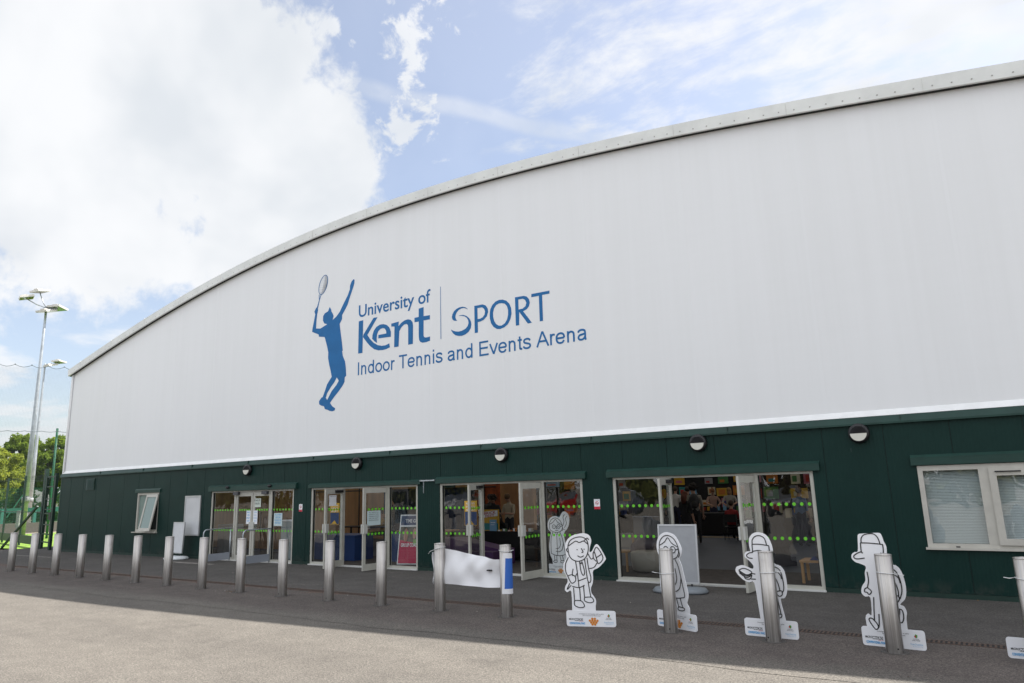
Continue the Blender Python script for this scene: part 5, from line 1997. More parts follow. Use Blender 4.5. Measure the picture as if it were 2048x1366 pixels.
fn = lambda a, b: ps(a, b, .009)
mb.text('TIME GROUP', fn, .16, 1.09, width=.52, height=.09, mi=4, bold=.02)
mb.text('GROUP COACHING', fn, .08, .46, width=.62, height=.085, mi=4, bold=.03)
for k in range(5):
    mb.line([(.10, .37 - k * .05), (.10 + .42 - .05 * (k % 2), .37 - k * .05)], .008, fn, 6)
mb.build('poster', [mat('navy_ink', (.02, .05, .14), .4), mat('photo_dark', (.08, .075, .06), .4, var=.5, vscale=14), mat('magenta_ink', (.50, .015, .075), .4),
                    mat('lawn_ink', (.16, .34, .08), .4), M_WHITE, mat('poster_skin', (.45, .25, .2), .5), mat('faint_ink', (.60, .12, .17), .5)], t)

# pipe and drape
t = thing('drape_screen', 'dark blue drape hung from a black pipe frame', 'drape', (-19, 6.6, 0))
mb = MB()
V = []
for i in range(61):
    x = -19.9 + 4.6 * i / 60
    V += [(x, 6.6 + .05 * sin(i * 1.3), .05), (x, 6.6 + .05 * sin(i * 1.3), 1.98)]
mb.add(V, [(2 * i, 2 * i + 2, 2 * i + 3, 2 * i + 1) for i in range(60)], 0, True)
mb.build('drape', mat('drape_navy', (.012, .03, .085), .9), t)
mb = MB()
mb.tube([(-24.5, 6.55, 2.0), (-14.5, 6.55, 2.0)], .025, 6)
for x in (-24.5, -21.2, -18, -15):
    mb.tube([(x, 6.55, .02), (x, 6.55, 2.1)], .025, 6)
mb.build('pipe_frame', M_BLACK, t)


def table(name, label, x0, x1, y0, y1, h, top_m, leg_m, cloth=None):
    t = thing(name, label, 'table', ((x0 + x1) / 2, (y0 + y1) / 2, 0))
    m1 = MB()
    m1.box(x0, x1, y0, y1, h - .04, h)
    m1.build('tabletop', top_m, t)
    for sx in (x0 + .04, x1 - .04):
        for sy in (y0 + .04, y1 - .04):
            m1 = MB()
            m1.box(sx - .025, sx + .025, sy - .025, sy + .025, .018, h - .041)
            m1.build('leg', leg_m, t)
    if cloth:
        m1 = MB()
        m1.box(x0 - .012, x1 + .012, y0 - .014, y1 + .012, .05, h + .006)
        m1.build('tablecloth', cloth, t)
    return t


M_BLKCLOTH = mat('black_tablecloth', (.008, .008, .010), .9, bump=.4, bscale=6)
table('stall_table', 'black clothed table behind the banner inside the third entrance', -13.6, -9.6, 2.75, 3.5, .76, M_PINE, M_BLACK, M_BLKCLOTH)
table('stall_table', 'black clothed table with printed cards beyond the man with the backpack', -9.6, -5.4, 12.4, 13.2, .80, M_PINE, M_BLACK, M_BLKCLOTH)
table('folding_table', 'dark folding table in front of the blue drape', -20.2, -17.6, 4.6, 5.2, .74, M_BLACK, M_BLACK)

t = thing('bench_seat', 'purple upholstered bench with sloping back inside the third entrance', 'bench', (-11.5, 1.7, 0))
mb = MB()
mb.plate([[(-12.9, .02), (-10.75, .02), (-10.75, .40), (-12.35, .66), (-12.9, .66)]], lambda a, b: (a, 1.45, b), lambda a, b: (a, 2.05, b))
mb.build('backrest', mat('purple_vinyl', (.060, .016, .085), .55), t)
mb = MB()
mb.box(-12.9, -10.75, 1.05, 1.448, .02, .38)
mb.build('seat', mat('purple_vinyl_dark', (.045, .013, .065), .55), t)

# small things on the near table
PCOL = [mat('card_%s' % n, c, .5) for n, c in (('yellow', (.62, .36, .03)), ('teal', (.04, .25, .26)), ('red', (.45, .04, .03)), ('cream', (.62, .56, .42)), ('navy', (.03, .05, .16)),
                                                ('green', (.06, .2, .06)), ('orange', (.55, .18, .03)), ('pink', (.5, .15, .22)), ('grey', (.3, .3, .32)), ('sky', (.2, .4, .6)))]
t = thing('table_sign', 'bright yellow table sign with a red and white title on the black table', 'sign', (-12.0, 2.95, .766))
mb = MB()
mb.box(-12.45, -11.85, 2.93, 2.95, .77, 1.36)
mb.build('panel', PCOL[0], t)
mb = MB()
fn = lambda a, b: (a, 2.926, b)
mb.flat([[(-12.41, 1.13), (-11.89, 1.18), (-11.89, 1.34), (-12.41, 1.29)]], fn, 1)
mb.flat([[(-12.42, .79), (-11.88, .79), (-11.88, .98), (-12.42, .98)]], fn, 2)
f2 = lambda a, b: (a, 2.923, b + .09 * (a + 12.3))
mb.text('BRICK', f2, -12.37, 1.22, width=.42, height=.07, mi=0, bold=.02)
mb.text('FEST', f2, -12.32, 1.145, width=.32, height=.06, mi=0, bold=.02)
mb.build('print', [PCOL[2], M_WHITE, PCOL[1]], t)
t = thing('table_notice', 'small pale blue notice standing on the black table', 'notice', (-11.6, 2.88, .766))
mb = MB()
mb.box(-12.13, -11.89, 2.86, 2.87, .77, 1.08)
mb.build('card', PCOL[9], t)
mb = MB()
mb.line([(-12.09, 1.0), (-11.93, 1.0)], .02, lambda a, b: (a, 2.856, b))
mb.line([(-12.09, .94), (-11.96, .94)], .012, lambda a, b: (a, 2.856, b))
mb.build('print', M_WHITE, t)
random.seed(9)
for k in range(7):
    x = -11.82 + k * .17
    mb = MB()
    w, d_, h = random.uniform(.07, .12), random.uniform(.06, .1), random.uniform(.03, .09)
    mb.box(x, x + w, 2.82, 2.82 + d_, .767, .767 + h)
    mb.box(x + .01, x + w - .01, 2.816, 2.82, .772, .767 + h - .004, 1)
    o = mb.build('merchandise_box', [PCOL[random.randrange(10)], M_WHITE], None)
    tag(o, 'small boxed item in the row along the black table', 'box', 'boxed items on the black table')


# stalls at the back: table, back board, pinned prints
def stall(label, x0, x1, y, rows, cols, seed, back=(.012, .012, .014), h=2.25, cloth=M_BLKCLOTH):
    rs = random.Random(seed)
    t = thing('display_stall', label, 'stall', ((x0 + x1) / 2, y, 0), 0, 'display stalls across the hall')
    m1 = MB()
    m1.box(x0, x1, y, y + .7, .03, .78)
    m1.build('draped_table', cloth, t)
    m1 = MB()
    m1.box(x0, x1, y + .78, y + .82, .03, h)
    m1.build('back_board', mat('board_%d' % seed, back, .8), t)
    cw, ch = (x1 - x0) / cols, (h - .86) / rows
    for r in range(rows):
        for c in range(cols):
            if rs.random() < .12:
                continue
            w_, h_ = cw * rs.uniform(.45, .85), ch * rs.uniform(.5, .88)
            cx, cz = x0 + cw * (c + .5 + rs.uniform(-.22, .22)), .84 + ch * (r + .5 + rs.uniform(-.12, .12))
            m1 = MB()
            yo = -.0012 * (r * cols + c)
            m1.box(cx - w_ / 2, cx + w_ / 2, y + .765 + yo, y + .778, cz - h_ / 2, cz + h_ / 2, 0)
            m1.box(cx - w_ * .33, cx + w_ * rs.uniform(.1, .33), y + .760 + yo, y + .765 + yo, cz - h_ * .3, cz + h_ * rs.uniform(-.05, .33), 1)
            m1.build('print', [PCOL[rs.randrange(10)], PCOL[rs.randrange(10)]], t)
    for c in range(cols * 2):
        m1 = MB()
        cx = x0 + (x1 - x0) * (c + .5) / (cols * 2)
        hh = rs.uniform(.05, .28)
        m1.box(cx - .08, cx + .06, y + .1 + .3 * rs.random(), y + .5, .782, .782 + hh)
        m1.build('stacked_stock', PCOL[rs.randrange(10)], t)
    return t


stall('stall with pale prints straight ahead through the open doors by the grey sign', -11.6, -7.4, 15.2, 3, 7, 1)
stall('stall with crowded prints behind the left pane by the beige tub chair', -15.6, -12.0, 11.5, 3, 6, 2, (.05, .04, .03))
stall('stall with colourful prints seen through the right pane next to the coffee table', -6.9, -2.6, 9.5, 3, 7, 3, (.03, .02, .02))
stall('stall behind the people at the black clothed table', -19.5, -13.2, 9.2, 3, 8, 4, (.02, .015, .015))
stall('farthest stall in the middle of the hall', -12.5, -6.5, 21.0, 4, 8, 5, (.03, .03, .04), 2.6)

t = thing('roller_banner', 'orange roller banner behind the pair at the table', 'banner', (-14.9, 6.6, 0))
mb = MB()
mb.box(-15.5, -14.35, 6.6, 6.62, .06, 2.12)
mb.build('print_sheet', mat('banner_orange', (.36, .075, .02), .5, var=.45, vscale=3), t)
mb = MB()
mb.box(-15.55, -14.3, 6.5, 6.72, .02, .10)
mb.build('foot', M_SILVER, t)
t = thing('roller_banner', 'dark teal roller banner left of the orange one', 'banner', (-17.0, 6.8, 0))
mb = MB()
mb.box(-17.4, -16.5, 6.8, 6.82, .06, 2.15)
mb.build('print_sheet', mat('banner_teal', (.02, .09, .12), .5, var=.5, vscale=2), t)
mb = MB()
mb.box(-17.45, -16.45, 6.7, 6.92, .02, .10)
mb.build('foot', M_SILVER, t)
t = thing('hanging_signs', 'pair of white hanging direction signs over the hall entrance', 'sign', (-7.6, 6.5, 2.0))
for x in (-8.6, -7.0):
    mb = MB()
    mb.box(x, x + 1.0, 6.5, 6.52, 2.12, 2.28)
    mb.text('BOOK FAIR', lambda a, b: (a, 6.496, b), x + .08, 2.16, width=.84, height=.08, mi=1)
    mb.build('sign_board', [M_WHITE, M_LINE], t)

t = thing('added_dark_backdrop', 'long dark green curtain added to darken the back of the hall', 'curtain', (-12, 26, 0))  # made-up curtain, hides the bright back wall so the interior stays dark
mb = MB()
V = []
for i in range(161):
    x = -31 + 38 * i / 160
    V += [(x, 26 + .10 * sin(i * 1.9), .03), (x, 26 + .10 * sin(i * 1.9), 4.2)]
mb.add(V, [(2 * i, 2 * i + 2, 2 * i + 3, 2 * i + 1) for i in range(160)], 0, True)
mb.build('curtain_cloth', mat('curtain_green', (.012, .022, .018), .9), t)
mb = MB()
mb.tube([(-31, 26, 4.25), (7, 26, 4.25)], .03, 6)
mb.build('curtain_rail', M_GALV, t)

# seats and low table by the last entrance
t = thing('tub_chair', 'beige round tub chair behind the left glass pane', 'chair', (-6.75, 1.55, 0))
mb = MB()
mb.lathe([(.30, .03), (.37, .06), (.40, .25), (.405, .44), (.34, .47), (0, .47)], (0, 0, 0), 28)
mb.build('seat', mat('beige_vinyl', (.34, .31, .27), .5), t, local=True)
mb = MB()
V, F_ = [], []
for i in range(25):
    a = radians(-15 + 210 * i / 24)
    hh = .47 + .30 * sin(pi * i / 24) ** .6
    V += [(.405 * cos(a), .405 * sin(a), .40), (.41 * cos(a), .41 * sin(a), hh), (.31 * cos(a), .31 * sin(a), hh), (.31 * cos(a), .31 * sin(a), .40)]
for i in range(24):
    for k in range(4):
        F_.append((i * 4 + k, i * 4 + (k + 1) % 4, i * 4 + 4 + (k + 1) % 4, i * 4 + 4 + k))
mb.add(V, F_, 0, True)
mb.build('backrest', mat('plum_vinyl', (.07, .055, .075), .5), t, local=True)
t = thing('wooden_chair', 'pale wooden chair with grey back beside the tub chair', 'chair', (-7.4, 1.55, 0))
for dx, dy in ((-.2, -.2), (.2, -.2), (-.2, .2), (.2, .2)):
    mb = MB()
    mb.box(dx - .02, dx + .02, dy - .02, dy + .02, .018, .43 if dy < 0 else .8)
    mb.build('leg', M_PINE, t, local=True)
mb = MB()
mb.box(-.23, .23, -.23, .23, .43, .46)
mb.build('seat', M_PINE, t, local=True)
mb = MB()
mb.box(-.2, .2, .19, .225, .52, .84)
mb.build('backrest', mat('grey_felt', (.25, .24, .23), .9), t, local=True)
t = table('coffee_table', 'small pale wooden table with cups behind the right pane', -3.32, -2.25, .78, 1.32, .44, M_PINE, M_PINE)
for x, y, h, r, m_, lab in ((-2.98, .98, .10, .04, mat('kraft_cup', (.40, .24, .14), .7), 'brown paper cup on the small wooden table'), (-2.72, 1.05, .13, .045, M_WHITE, 'white paper cup on the small wooden table')):
    mb = MB()
    mb.lathe([(r * .75, 0), (r, h), (r * 1.06, h), (r * 1.06, h + .012), (0, h + .014)], (x, y, .4405), 14)
    tag(mb.build('paper_cup', m_), lab, 'cup')
mb = MB()
mb.plate([[(-3.15, .4405), (-2.98, .4405), (-3.06, .52)]], lambda a, b: (a, .86, b), lambda a, b: (a, .98, b))
tag(mb.build('tent_card', MATS['card_navy']), 'dark folded tent card on the small wooden table', 'card')
mb = MB()
mb.box(-2.62, -2.36, 1.10, 1.14, .4405, .66)
tag(mb.build('leaflet_holder', mat('leaflet_grey', (.45, .45, .46), .4)), 'upright leaflet holder on the small wooden table', 'leaflet holder')

t = thing('folding_chair', 'black folding chair under the person in red', 'chair', (-7.55, 10.5, 0))
for dx, dy in ((-.21, -.2), (.21, -.2), (-.21, .2), (.21, .2)):
    mb = MB()
    mb.tube([(dx, dy * 1.1, .02), (dx, dy * .8, .44 if dy > 0 else .86)], .014, 6)
    mb.build('leg', M_BLACK, t, local=True)
mb = MB()
mb.box(-.22, .22, -.18, .22, .43, .46)
mb.build('seat', M_BLACK, t, local=True)
mb = MB()
mb.box(-.21, .21, -.2, -.175, .60, .86)
mb.build('backrest', M_BLACK, t, local=True)

# ---- papers stuck to the doors


def notice(label, x0, x1, z0, z1, y, lines, m_=None, ink=None, extra=None):
    t = thing('paper_notice', label, 'notice', ((x0 + x1) / 2, y, z0))
    m1 = MB()
    m1.box(x0, x1, y - .003, y, z0, z1)
    m1.build('sheet', m_ or M_WHITE, t)
    m1 = MB()
    fn = lambda a, b: (a, y - .0055, b)
    hh = (z1 - z0) / (len(lines) * 1.7 + 1.2)
    for k, s in enumerate(lines):
        w_ = (x1 - x0) * (.80 if k % 2 == 0 else .66)
        m1.text(s, fn, (x0 + x1) / 2 - w_ / 2, z1 - hh * 1.5 - k * hh * 1.7, width=w_, height=hh)
    m1.build('lettering', ink or M_LINE, t)
    return t


M_PALE = mat('pale_blue_paper', (.55, .66, .68), .5)
M_CREAMP = mat('pale_green_paper', (.58, .64, .58), .5)
notice('pale notice high on the right closed door leaf', -18.95, -18.60, 1.60, 1.86, -.03, ['PLEASE USE', 'OTHER DOORS'], M_CREAMP)
notice('white poster left of the meeting stiles of the closed doors', -19.27, -19.07, 1.10, 1.50, -.036, ['OPENING', 'TIMES', 'SPORT', 'CENTRE'], None, M_BLUEINK)
notice('white poster right of the meeting stiles of the closed doors', -18.93, -18.73, 1.10, 1.50, -.036, ['TENNIS', 'HALL', 'BOOKING', 'DESK'], None, M_PALEBLUE)
notice('pale blue notice on the right side pane of the closed entrance', -17.98, -17.60, 1.05, 1.42, -.012, ['ALL EVENT', 'VISITORS', 'PLEASE USE', 'NEXT DOOR'], M_PALE, M_BLUEINK)


def poster(label, P0, P1, z0, z1, cols, words):
    """poster on a swung leaf: ground ends P0, P1"""
    P0, P1 = Vector((*P0, 0)), Vector((*P1, 0))
    d = P1 - P0
    L = d.length
    d.normalize()
    n = Vector((d.y, -d.x, 0))
    t = thing('paper_notice', label, 'notice', (P0.x, P0.y, z0))
    F = lambda off: (lambda u, v: tuple(P0 + d * u + n * off + Vector((0, 0, v))))
    m1 = MB()
    H_ = z1 - z0
    m1.plate([[(0, z0), (L, z0), (L, z1), (0, z1)]], F(.002), F(0), 0)
    if len(cols) > 1:
        m1.flat([[(0.01, z0 + .01), (L - .01, z0 + .01), (L - .01, z0 + H_ * .56), (0.01, z0 + H_ * .56)]], F(.004), 1)
        m1.flat([[(L * .15, z0 + .02), (L * .75, z0 + .02), (L * .5, z0 + H_ * .2), (L * .3, z0 + H_ * .1)]], F(.006), 0)
    m1.build('sheet', cols, t)
    m1 = MB()
    hh = H_ / 14
    for k, s in enumerate(words):
        m1.text(s, F(.006), L * .12, z1 - hh * (2 + 1.9 * k), width=L * .72, height=hh)
    m1.build('lettering', M_LINE if len(cols) == 1 else M_WHITE, t)


def leafpt(i, side, u, off=0.0):
    d = DOORS[i]
    if side > 0:
        hx, a = d + PL + PM + .005, radians(OPENING[i][0])
    else:
        hx, a = d + PL + PM + 2 * LEAF + .03 - .005, radians(OPENING[i][1])
    return (hx + side * cos(a) * u + off, -.012 - sin(a) * u)


# leaf faces seen from the viewer's side look towards +x
poster('white sheet on the left open leaf of the second entrance', leafpt(1, 1, .66, .012), leafpt(1, 1, .34, .012), 1.62, 1.90, [M_WHITE], ['NOTICE'])
poster('pale blue notice on the right open leaf of the second entrance', leafpt(1, -1, .70, .012), leafpt(1, -1, .26, .012), 1.12, 1.48, [M_PALE], ['ALL TICKETS FOR', 'EVENTS THIS', 'WEEKEND PLEASE', 'USE THE NEXT', 'ENTRANCE'])
t = poster('yellow and navy poster on the left side pane of the second entrance', (-15.55, -.01), (-15.18, -.01), 1.10, 1.68, [PCOL[0], MATS['navy_ink']], ['SUMMER', 'EVENTS', 'SPORT'])
t = poster('yellow and navy poster on the left side pane behind the banner', (-10.80, -.01), (-10.42, -.01), 1.10, 1.68, [PCOL[0], MATS['navy_ink']], ['SUMMER', 'EVENTS', 'SPORT'])

# ------------------------------------------------------------------ people inside


def person(label, loc, rz, cols, pose='stand', H=1.72, hair='short', hair_c=(.03, .02, .015), arms='down', look=0.0, lean=0.0, bend=0.0):
    """one continuous skinned body; cols = (top, legs, shoes)"""
    k = H / 1.75
    sit = pose == 'sit'
    ph = .50 if sit else .95
    J, E, Rr = [], [], []

    def j(p, r, par=None):
        J.append(Vector(p))
        Rr.append(r)
        if par is not None:
            E.append((par, len(J) - 1))
        return len(J) - 1
    sl = sin(lean)
    cl = cos(lean)

    def up(h, y=0.0, x=0.0):
        return (x, -h * sl + y * cl, ph + h * cl + y * sl)
    pel = j((0, 0, ph), (.155, .12))
    spi = j(up(.20), (.135, .105), pel)
    che = j(up(.40), (.165, .115), spi)
    nkb = j(up(.52), (.075, .07), che)
    nk = j(up(.58), (.052, .055), nkb)
    hl = Vector(up(.58))
    lk = lean + look
    hb = j(hl + Vector((0, -.045 * cos(lk) - .05 * sin(lk), .05)), (.066, .075), nk)
    hm = j(hl + Vector((0, -.03 - .10 * sin(lk), .13 * cos(lk * .7))), (.076, .092), hb)
    ht = j(hl + Vector((0, -.02 - .15 * sin(lk), .20 * cos(lk * .7))), (.055, .068), hm)
    hands = []
    for s in (-1, 1):
        sh = j(up(.455, 0, s * .185), (.066, .062), che)
        S = Vector(up(.455, 0, s * .185))
        if arms == 'down':
            el, ha = S + Vector((s * .05, .03, -.29)), S + Vector((s * .06, -.06, -.54))
        elif arms == 'front':
            el, ha = S + Vector((s * .06, -.06, -.27)), S + Vector((-s * .04, -.30, -.24))
        elif arms == 'table':
            el, ha = S + Vector((s * .10, -.12, -.22)), S + Vector((-s * .02, -.36, -.28))
        else:
            el, ha = (S + Vector((s * .05, .03, -.29)), S + Vector((s * .06, -.06, -.54))) if s < 0 else (S + Vector((.06, -.10, -.24)), S + Vector((.0, -.34, -.14)))
        e = j(el, (.044, .044), sh)
        w = j(ha, (.028, .028), e)
        dr = (ha - el).normalized()
        j(ha + dr * .085, (.038, .020), w)
        hands.append((ha + dr * .085, dr, s))
        hip = j((s * .095, 0, ph - .06), (.092, .092), pel)
        if sit:
            kn = j((s * .12, -.42, ph - .02), (.062, .062), hip)
            an = j((s * .12, -.40, .09), (.042, .042), kn)
        else:
            kn = j((s * .105, -.015 - .03 * s * bend, .50), (.060, .060), hip)
            an = j((s * .11, .02 + .06 * s * bend, .085), (.042, .042), kn)
        A_ = J[an]
        j((A_.x, A_.y - .15, .045), (.045, .035), an)
    me = bpy.data.meshes.new('body')
    me.from_pydata([tuple(p * k) for p in J], E, [])
    ob = bpy.data.objects.new('body', me)
    COL.objects.link(ob)
    sk = ob.modifiers.new('skin', 'SKIN')
    for i, r in enumerate(Rr):
        me.skin_vertices[0].data[i].radius = (r[0] * k, r[1] * k)
    me.skin_vertices[0].data[0].use_root = True
    sb = ob.modifiers.new('sub', 'SUBSURF')
    sb.levels = 1
    sb.render_levels = 1
    bpy.context.view_layer.update()
    dg = bpy.context.evaluated_depsgraph_get()
    m2 = bpy.data.meshes.new_from_object(ob.evaluated_get(dg))
    bpy.data.objects.remove(ob)
    mb = MB()
    vs = [v.co.copy() for v in m2.vertices]
    # material by the nearest bone
    bone_m = []
    for a, b in E:
        if b in (hb, hm, ht, nk):
            c = 3
        elif a in (pel,) and b == spi or b in (che, nkb) or a == che:
            c = 0
        else:
            c = None
        bone_m.append((a, b, c))
    P_ = [p * k for p in J]

    def dist(p, a, b):
        ab = b - a
        t_ = max(0, min(1, (p - a).dot(ab) / max(1e-9, ab.dot(ab))))
        return (p - a - ab * t_).length
    for f in m2.polygons:
        c = f.center
        best = min(range(len(E)), key=lambda q: dist(c, P_[E[q][0]], P_[E[q][1]]) - .5 * min(Rr[E[q][0]][0], Rr[E[q][1]][0]))
        a, b = E[best]
        if b in (hb, hm, ht, nk):
            mi = 3
        elif a == pel or b == pel:
            mi = 1 if (b != spi or c.z < (ph + .04) * k) else 0
        elif b in (che, nkb, spi) or a == che:
            mi = 0
        else:
            r = Rr[b][0]
            if abs(J[b].x) > .13 and J[b].z > ph + .02 or (r in (.028, .038)):
                mi = 0 if (r == .044) else 3
            else:
                mi = 2 if c.z < .075 * k else 1
        mb.add([vs[i] for i in f.vertices], [tuple(range(len(f.vertices)))], mi, True)
    bpy.data.meshes.remove(m2)
    # fingers and thumb, face
    for hp, dr, s in hands:
        hp = hp * k
        side = Vector((0, 1, 0)).cross(dr)
        if side.length < .1:
            side = Vector((1, 0, 0))
        side.normalize()
        curl = Vector((0, -.35, 0)) if abs(dr.z) > .6 else Vector((0, 0, -.5))
        for q in range(4):
            o_ = hp + side * ((q - 1.5) * .019 * k) + dr * .012
            ln = (.066, .078, .072, .056)[q] * k
            mb.tube([o_, o_ + (dr + curl * .2) * ln * .5, o_ + (dr + curl * .7) * ln], [.0095 * k, .0085 * k, .006 * k], 6, 3)
        th_ = hp - dr * .05 * k - side * s * .03 * k
        mb.tube([th_, th_ - side * s * .03 * k + dr * .03 * k, th_ - side * s * .035 * k + dr * .06 * k], [.011 * k, .010 * k, .007 * k], 6, 3)
    fc = J[hm] * k
    fx = Vector((0, -cos(lk) * .092, -sin(lk) * .092)) * k
    upv = Vector((0, -sin(lk), cos(lk)))
    mb.ball(fc + fx * 1.02 - upv * .02 * k, (.014 * k, .02 * k, .02 * k), 3, 6, 5)
    for s in (-1, 1):
        mb.ball(fc + fx * .93 + Vector((s * .03 * k, 0, 0)) + upv * .012 * k, (.010 * k, .008 * k, .007 * k), 4, 6, 5)
        mb.ball(fc + Vector((s * .078 * k, 0, -.01 * k)), (.012 * k, .02 * k, .03 * k), 3, 6, 5)
    mb.ball(fc + fx * .92 - upv * .058 * k, (.022 * k, .008 * k, .006 * k), 5, 6, 4)
    mats = [mat('cloth_%02d%02d%02d' % tuple(int(c * 99) for c in cc_), cc_, .85) for cc_ in cols] + [M_SKIN, M_BLACK, mat('lips', (.30, .12, .10), .6)]
    t = thing('person', label, 'person', loc, rz, 'people inside the hall')
    mb.build('body', mats, t, local=True)
    hm_ = mat('hair_%02d%02d%02d' % tuple(int(c * 99) for c in hair_c), hair_c, .8)
    h = MB()
    c0 = J[hm] * k + upv * .035 * k - fx * .12
    h.ball(c0, (.094 * k, .104 * k, .100 * k), 0, 14, 9)
    if hair == 'curly':
        rs = random.Random(int(abs(loc[0]) * 100))
        for q in range(46):
            a, b = rs.random() * 2 * pi, rs.uniform(-.9, 1.3)
            d_ = Vector((cos(a) * cos(b), abs(sin(a)) * cos(b) if b < .5 else sin(a) * cos(b), sin(b)))
            h.ball(c0 + d_ * .105 * k, rs.uniform(.028, .045) * k, 0, 6, 5)
    if hair == 'long':
        h.tube([c0 + Vector((0, .05, .0)) * k, c0 + Vector((0, .085, -.14)) * k, c0 + Vector((0, .09, -.30)) * k], [.095 * k, .10 * k, .06 * k], 10, 0)
    if hair == 'bun':
        h.ball(c0 + Vector((0, .05, .10)) * k, .045 * k, 0, 8, 6)
    h.build('hair', hm_, t, local=True)
    return t


BLK, DRK, NVY = (.012, .012, .014), (.02, .02, .026), (.018, .022, .05)
person('person with curly dark hair in a black top, standing at the clothed table', (-13.80, 5.4, 0), .5, (BLK, DRK, BLK), hair='curly', arms='front', look=.35, H=1.70)
person('person in a pale top with dark dungaree straps, looking down at the table', (-13.10, 5.3, 0), -.1, ((.42, .36, .27), DRK, BLK), hair='short', hair_c=(.12, .07, .03), arms='front', look=.45, H=1.74)
person('person in black bent low over the clothed table', (-12.45, 4.05, 0), .0, (BLK, BLK, BLK), pose='sit', hair='long', arms='table', look=.5, lean=.35, H=1.68)
person('person half hidden behind the pair at the clothed table', (-14.45, 6.1, 0), .9, ((.05, .045, .04), BLK, BLK), hair='short', H=1.72, look=.2)
bm_t = person('man in a grey tee carrying a black backpack, seen from behind', (-8.20, 8.80, 0), pi + .35, ((.27, .25, .22), BLK, (.10, .09, .08)), hair='curly', hair_c=(.018, .013, .01), arms='down', H=1.86, bend=1.0)
t = thing('backpack', 'black backpack on the back of the man in the grey tee', 'backpack', (-8.20, 8.80, 0), pi + .35)
mb = MB()
mb.ball((0, .20, 1.36), (.165, .105, .245), 0, 14, 10)
mb.build('pack_body', M_BLACK, t, local=True)
mb = MB()
mb.ball((0, .29, 1.25), (.12, .05, .12), 0, 10, 8)
mb.build('front_pocket', mat('pocket_dark', (.02, .018, .018), .7), t, local=True)
for s in (-1, 1):
    mb = MB()
    mb.tube([(s * .11, .14, 1.55), (s * .13, .02, 1.60), (s * .13, -.12, 1.50), (s * .14, -.13, 1.32), (s * .13, .08, 1.18)], .018, 6)
    mb.build('strap', M_BLACK, t, local=True)
person('person with reddish hair in a long black dress beside the open doors', (-8.02, 7.5, 0), pi - .2, (BLK, BLK, BLK), hair='long', hair_c=(.10, .03, .015), arms='reach', H=1.66)
person('person in dark clothes just beyond the man with the backpack', (-8.95, 10.3, 0), pi + .1, (DRK, NVY, BLK), hair='short', H=1.78)
person('person in a red tee sitting on the black folding chair', (-7.55, 10.55, 0), pi, ((.26, .02, .022), BLK, BLK), pose='sit', hair='short', hair_c=(.05, .03, .02), arms='front', H=1.72)
person('person with fair hair behind the table with printed cards', (-8.6, 13.9, 0), .2, ((.30, .28, .25), NVY, BLK), hair='long', hair_c=(.28, .17, .07), arms='table', look=.3, H=1.68)
person('person with an auburn hair bun leaning at the table with printed cards', (-9.3, 14.0, 0), .5, ((.34, .22, .18), NVY, BLK), hair='bun', hair_c=(.20, .08, .03), arms='table', look=.3, H=1.66)
person('person with red hair in a dark teal top far back by the prints', (-10.25, 14.4, 0), .1, ((.05, .10, .10), BLK, BLK), hair='short', hair_c=(.25, .03, .03), H=1.75)
person('person in a purple and blue jacket behind the left dotted pane', (-9.3, 4.6, 0), 1.2, ((.07, .025, .16), (.10, .015, .06), BLK), hair='short', arms='reach', H=1.70)
person('person in a yellow top seated at the dark folding table', (-19.0, 5.6, 0), -.6, ((.42, .26, .06), DRK, BLK), pose='sit', hair='bun', arms='table', look=.3, H=1.70)
person('tall person leaning over behind the right open leaf', (-16.6, 3.8, 0), -.5, ((.03, .025, .03), NVY, BLK), hair='short', hair_c=(.09, .06, .035), arms='table', lean=.25, look=.4, H=1.80)
person('person at the desk behind the leaflet stand', (-14.9, 3.3, 0), .4, ((.45, .44, .42), NVY, BLK), hair='short', arms='table', look=.2, H=1.72)

person('person in a white shirt browsing prints beyond the backpack, facing away', (-10.6, 13.4, 0), pi, ((.55, .54, .52), NVY, BLK), hair='short', hair_c=(.06, .04, .02), H=1.77)
person('person in an olive jacket passing the farthest stall', (-9.9, 17.6, 0), pi * .6, ((.09, .10, .05), DRK, BLK), hair='short', H=1.75, bend=1.0)
person('person in a pink top between the far stalls', (-10.7, 18.4, 0), -.3, ((.45, .16, .20), NVY, BLK), hair='long', hair_c=(.12, .06, .03), arms='reach', H=1.66)
person('person in a denim shirt behind the right dotted pane, looking at the stall', (-4.9, 8.6, 0), pi - .3, ((.10, .16, .28), DRK, BLK), hair='bun', hair_c=(.10, .05, .03), arms='reach', H=1.69)
person('person in a grey hoodie farther along the right pane stall', (-3.9, 8.9, 0), pi + .4, ((.20, .20, .21), BLK, BLK), hair='curly', hair_c=(.02, .015, .01), H=1.80)
person('person in a mustard top beside the stall behind the left dotted pane', (-12.6, 10.6, 0), pi - .4, ((.45, .27, .04), NVY, BLK), hair='long', hair_c=(.05, .03, .02), arms='reach', H=1.68)
person('person in a green tee at the stall behind the left dotted pane', (-13.6, 10.4, 0), pi + .2, ((.05, .18, .08), BLK, BLK), hair='short', hair_c=(.16, .09, .04), H=1.76)

t = thing('monitor', 'black desk monitor behind the right glass pane of the second entrance', 'monitor', (-14.55, 2.4, 0))
mb = MB()
mb.box(-14.95, -14.25, 2.5, 2.56, 1.08, 1.46)
mb.build('screen', M_BLACK, t)
mb = MB()
mb.box(-14.64, -14.56, 2.56, 2.6, .81, 1.2)
mb.box(-14.75, -14.45, 2.45, 2.7, .795, .812)
mb.build('stand', M_BLACK, t)
table('desk', 'pale wooden desk carrying the black monitor', -15.2, -13.3, 2.3, 2.95, .795, M_PINE, M_BLACK)

# ------------------------------------------------------------------ parked cars mirrored in the glass


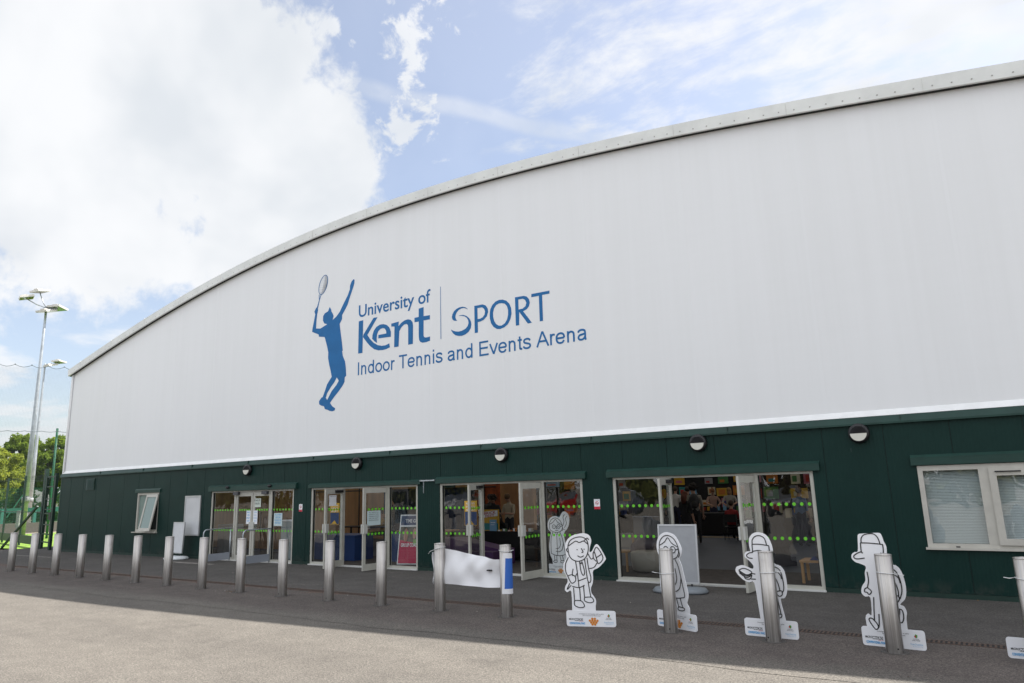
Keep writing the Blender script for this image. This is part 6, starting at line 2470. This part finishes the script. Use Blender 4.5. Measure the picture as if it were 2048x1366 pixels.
def car(label, loc, rz, paint, H=1.48):
    t = thing('parked_car', label, 'car', loc, rz, 'cars parked across from the hall')
    # stations along x: (x, sill z, half width low, belt z, half width belt, top z, half width top)
    st = [(-2.05, .42, .62, .60, .66, .66, .60), (-1.95, .28, .80, .68, .80, .78, .72), (-1.45, .22, .88, .76, .87, .88, .80), (-1.0, .22, .89, .82, .88, .93, .82),
          (-.78, .22, .89, .88, .88, .96, .80), (-.1, .22, .89, .92, .88, H - .04, .60), (.5, .22, .89, .93, .88, H, .62), (1.2, .22, .89, .95, .88, H - .05, .61),
          (1.75, .24, .88, .97, .86, 1.16, .66), (1.98, .30, .82, .92, .80, .98, .70), (2.05, .42, .70, .72, .70, .80, .62)]
    m1 = MB()
    V, F_, M_ = [], [], []
    for x, z0, w0, z1, w1, z2, w2 in st:
        V += [(x, -w0, z0), (x, -w0 * 1.02, (z0 + z1) / 2), (x, -w1, z1), (x, -w2, z2), (x, w2, z2), (x, w1, z1), (x, w0 * 1.02, (z0 + z1) / 2), (x, w0, z0)]
    n = 8
    for i in range(len(st) - 1):
        for q in range(n):
            a, b = i * n + q, i * n + (q + 1) % n
            gl = (q in (2, 4) and 4 <= i <= 7) or (q == 3 and i in (4, 7))
            m1.add([V[a], V[b], V[b + n], V[a + n]], [(0, 1, 2, 3)], 1 if gl else 0, False)
    m1.add(V[:8], [tuple(range(8))], 0)
    m1.add(V[-8:], [tuple(range(8))], 0)
    m1.build('body', [paint, mat('car_glass', (.01, .012, .014), .05, coat=1.0)], t, local=True)
    for x in (-1.32, 1.32):
        for s in (-1, 1):
            w = MB()
            w.lathe([(.18, -.10), (.30, -.10), (.325, -.06), (.325, .06), (.30, .10), (.18, .10)], (x, s * .80, .325), 20, 0, 'y')
            wl = w.build('wheel', mat('tyre', (.015, .015, .015), .8), t, local=True)
            w = MB()
            w.lathe([(.19, -.06), (.19, .06), (0, .08)], (x, s * .82, .325), 14, 0, 'y')
            w.build('rim', M_SILVER, wl, local=True)
    for s in (-1, 1):
        w = MB()
        w.ball((-1.93, s * .58, .68), (.10, .17, .075), 0, 10, 7)
        w.build('headlight', mat('headlight_glass', (.7, .72, .75), .1, metal=.6), t, local=True)
    w = MB()
    w.box(-2.075, -2.0, -.45, .45, .40, .56)
    w.build('grille', M_BLACK, t, local=True)
    w = MB()
    w.box(-2.085, -2.074, -.26, .26, .40, .50)
    w.build('number_plate', M_WHITE, t, local=True)


for k, (x, nm, c, mtl) in enumerate([(-35.0, 'silver', (.50, .50, .50), .6), (-30.5, 'black', (.012, .012, .015), .3), (-25.6, 'red', (.42, .015, .015), .2), (-20.5, 'dark blue', (.012, .02, .06), .4),
                                     (-15.4, 'white', (.70, .70, .70), .1), (-10.2, 'dark grey', (.05, .05, .055), .5), (-5.0, 'light blue', (.16, .24, .34), .5)]):
    car('%s car parked across from the hall, mirrored in the glass' % nm, (x, -29.5 + .3 * sin(k * 2.1), 0), -pi / 2, mat('car_paint_' + nm.replace(' ', '_'), c, .25, metal=mtl, coat=.8))
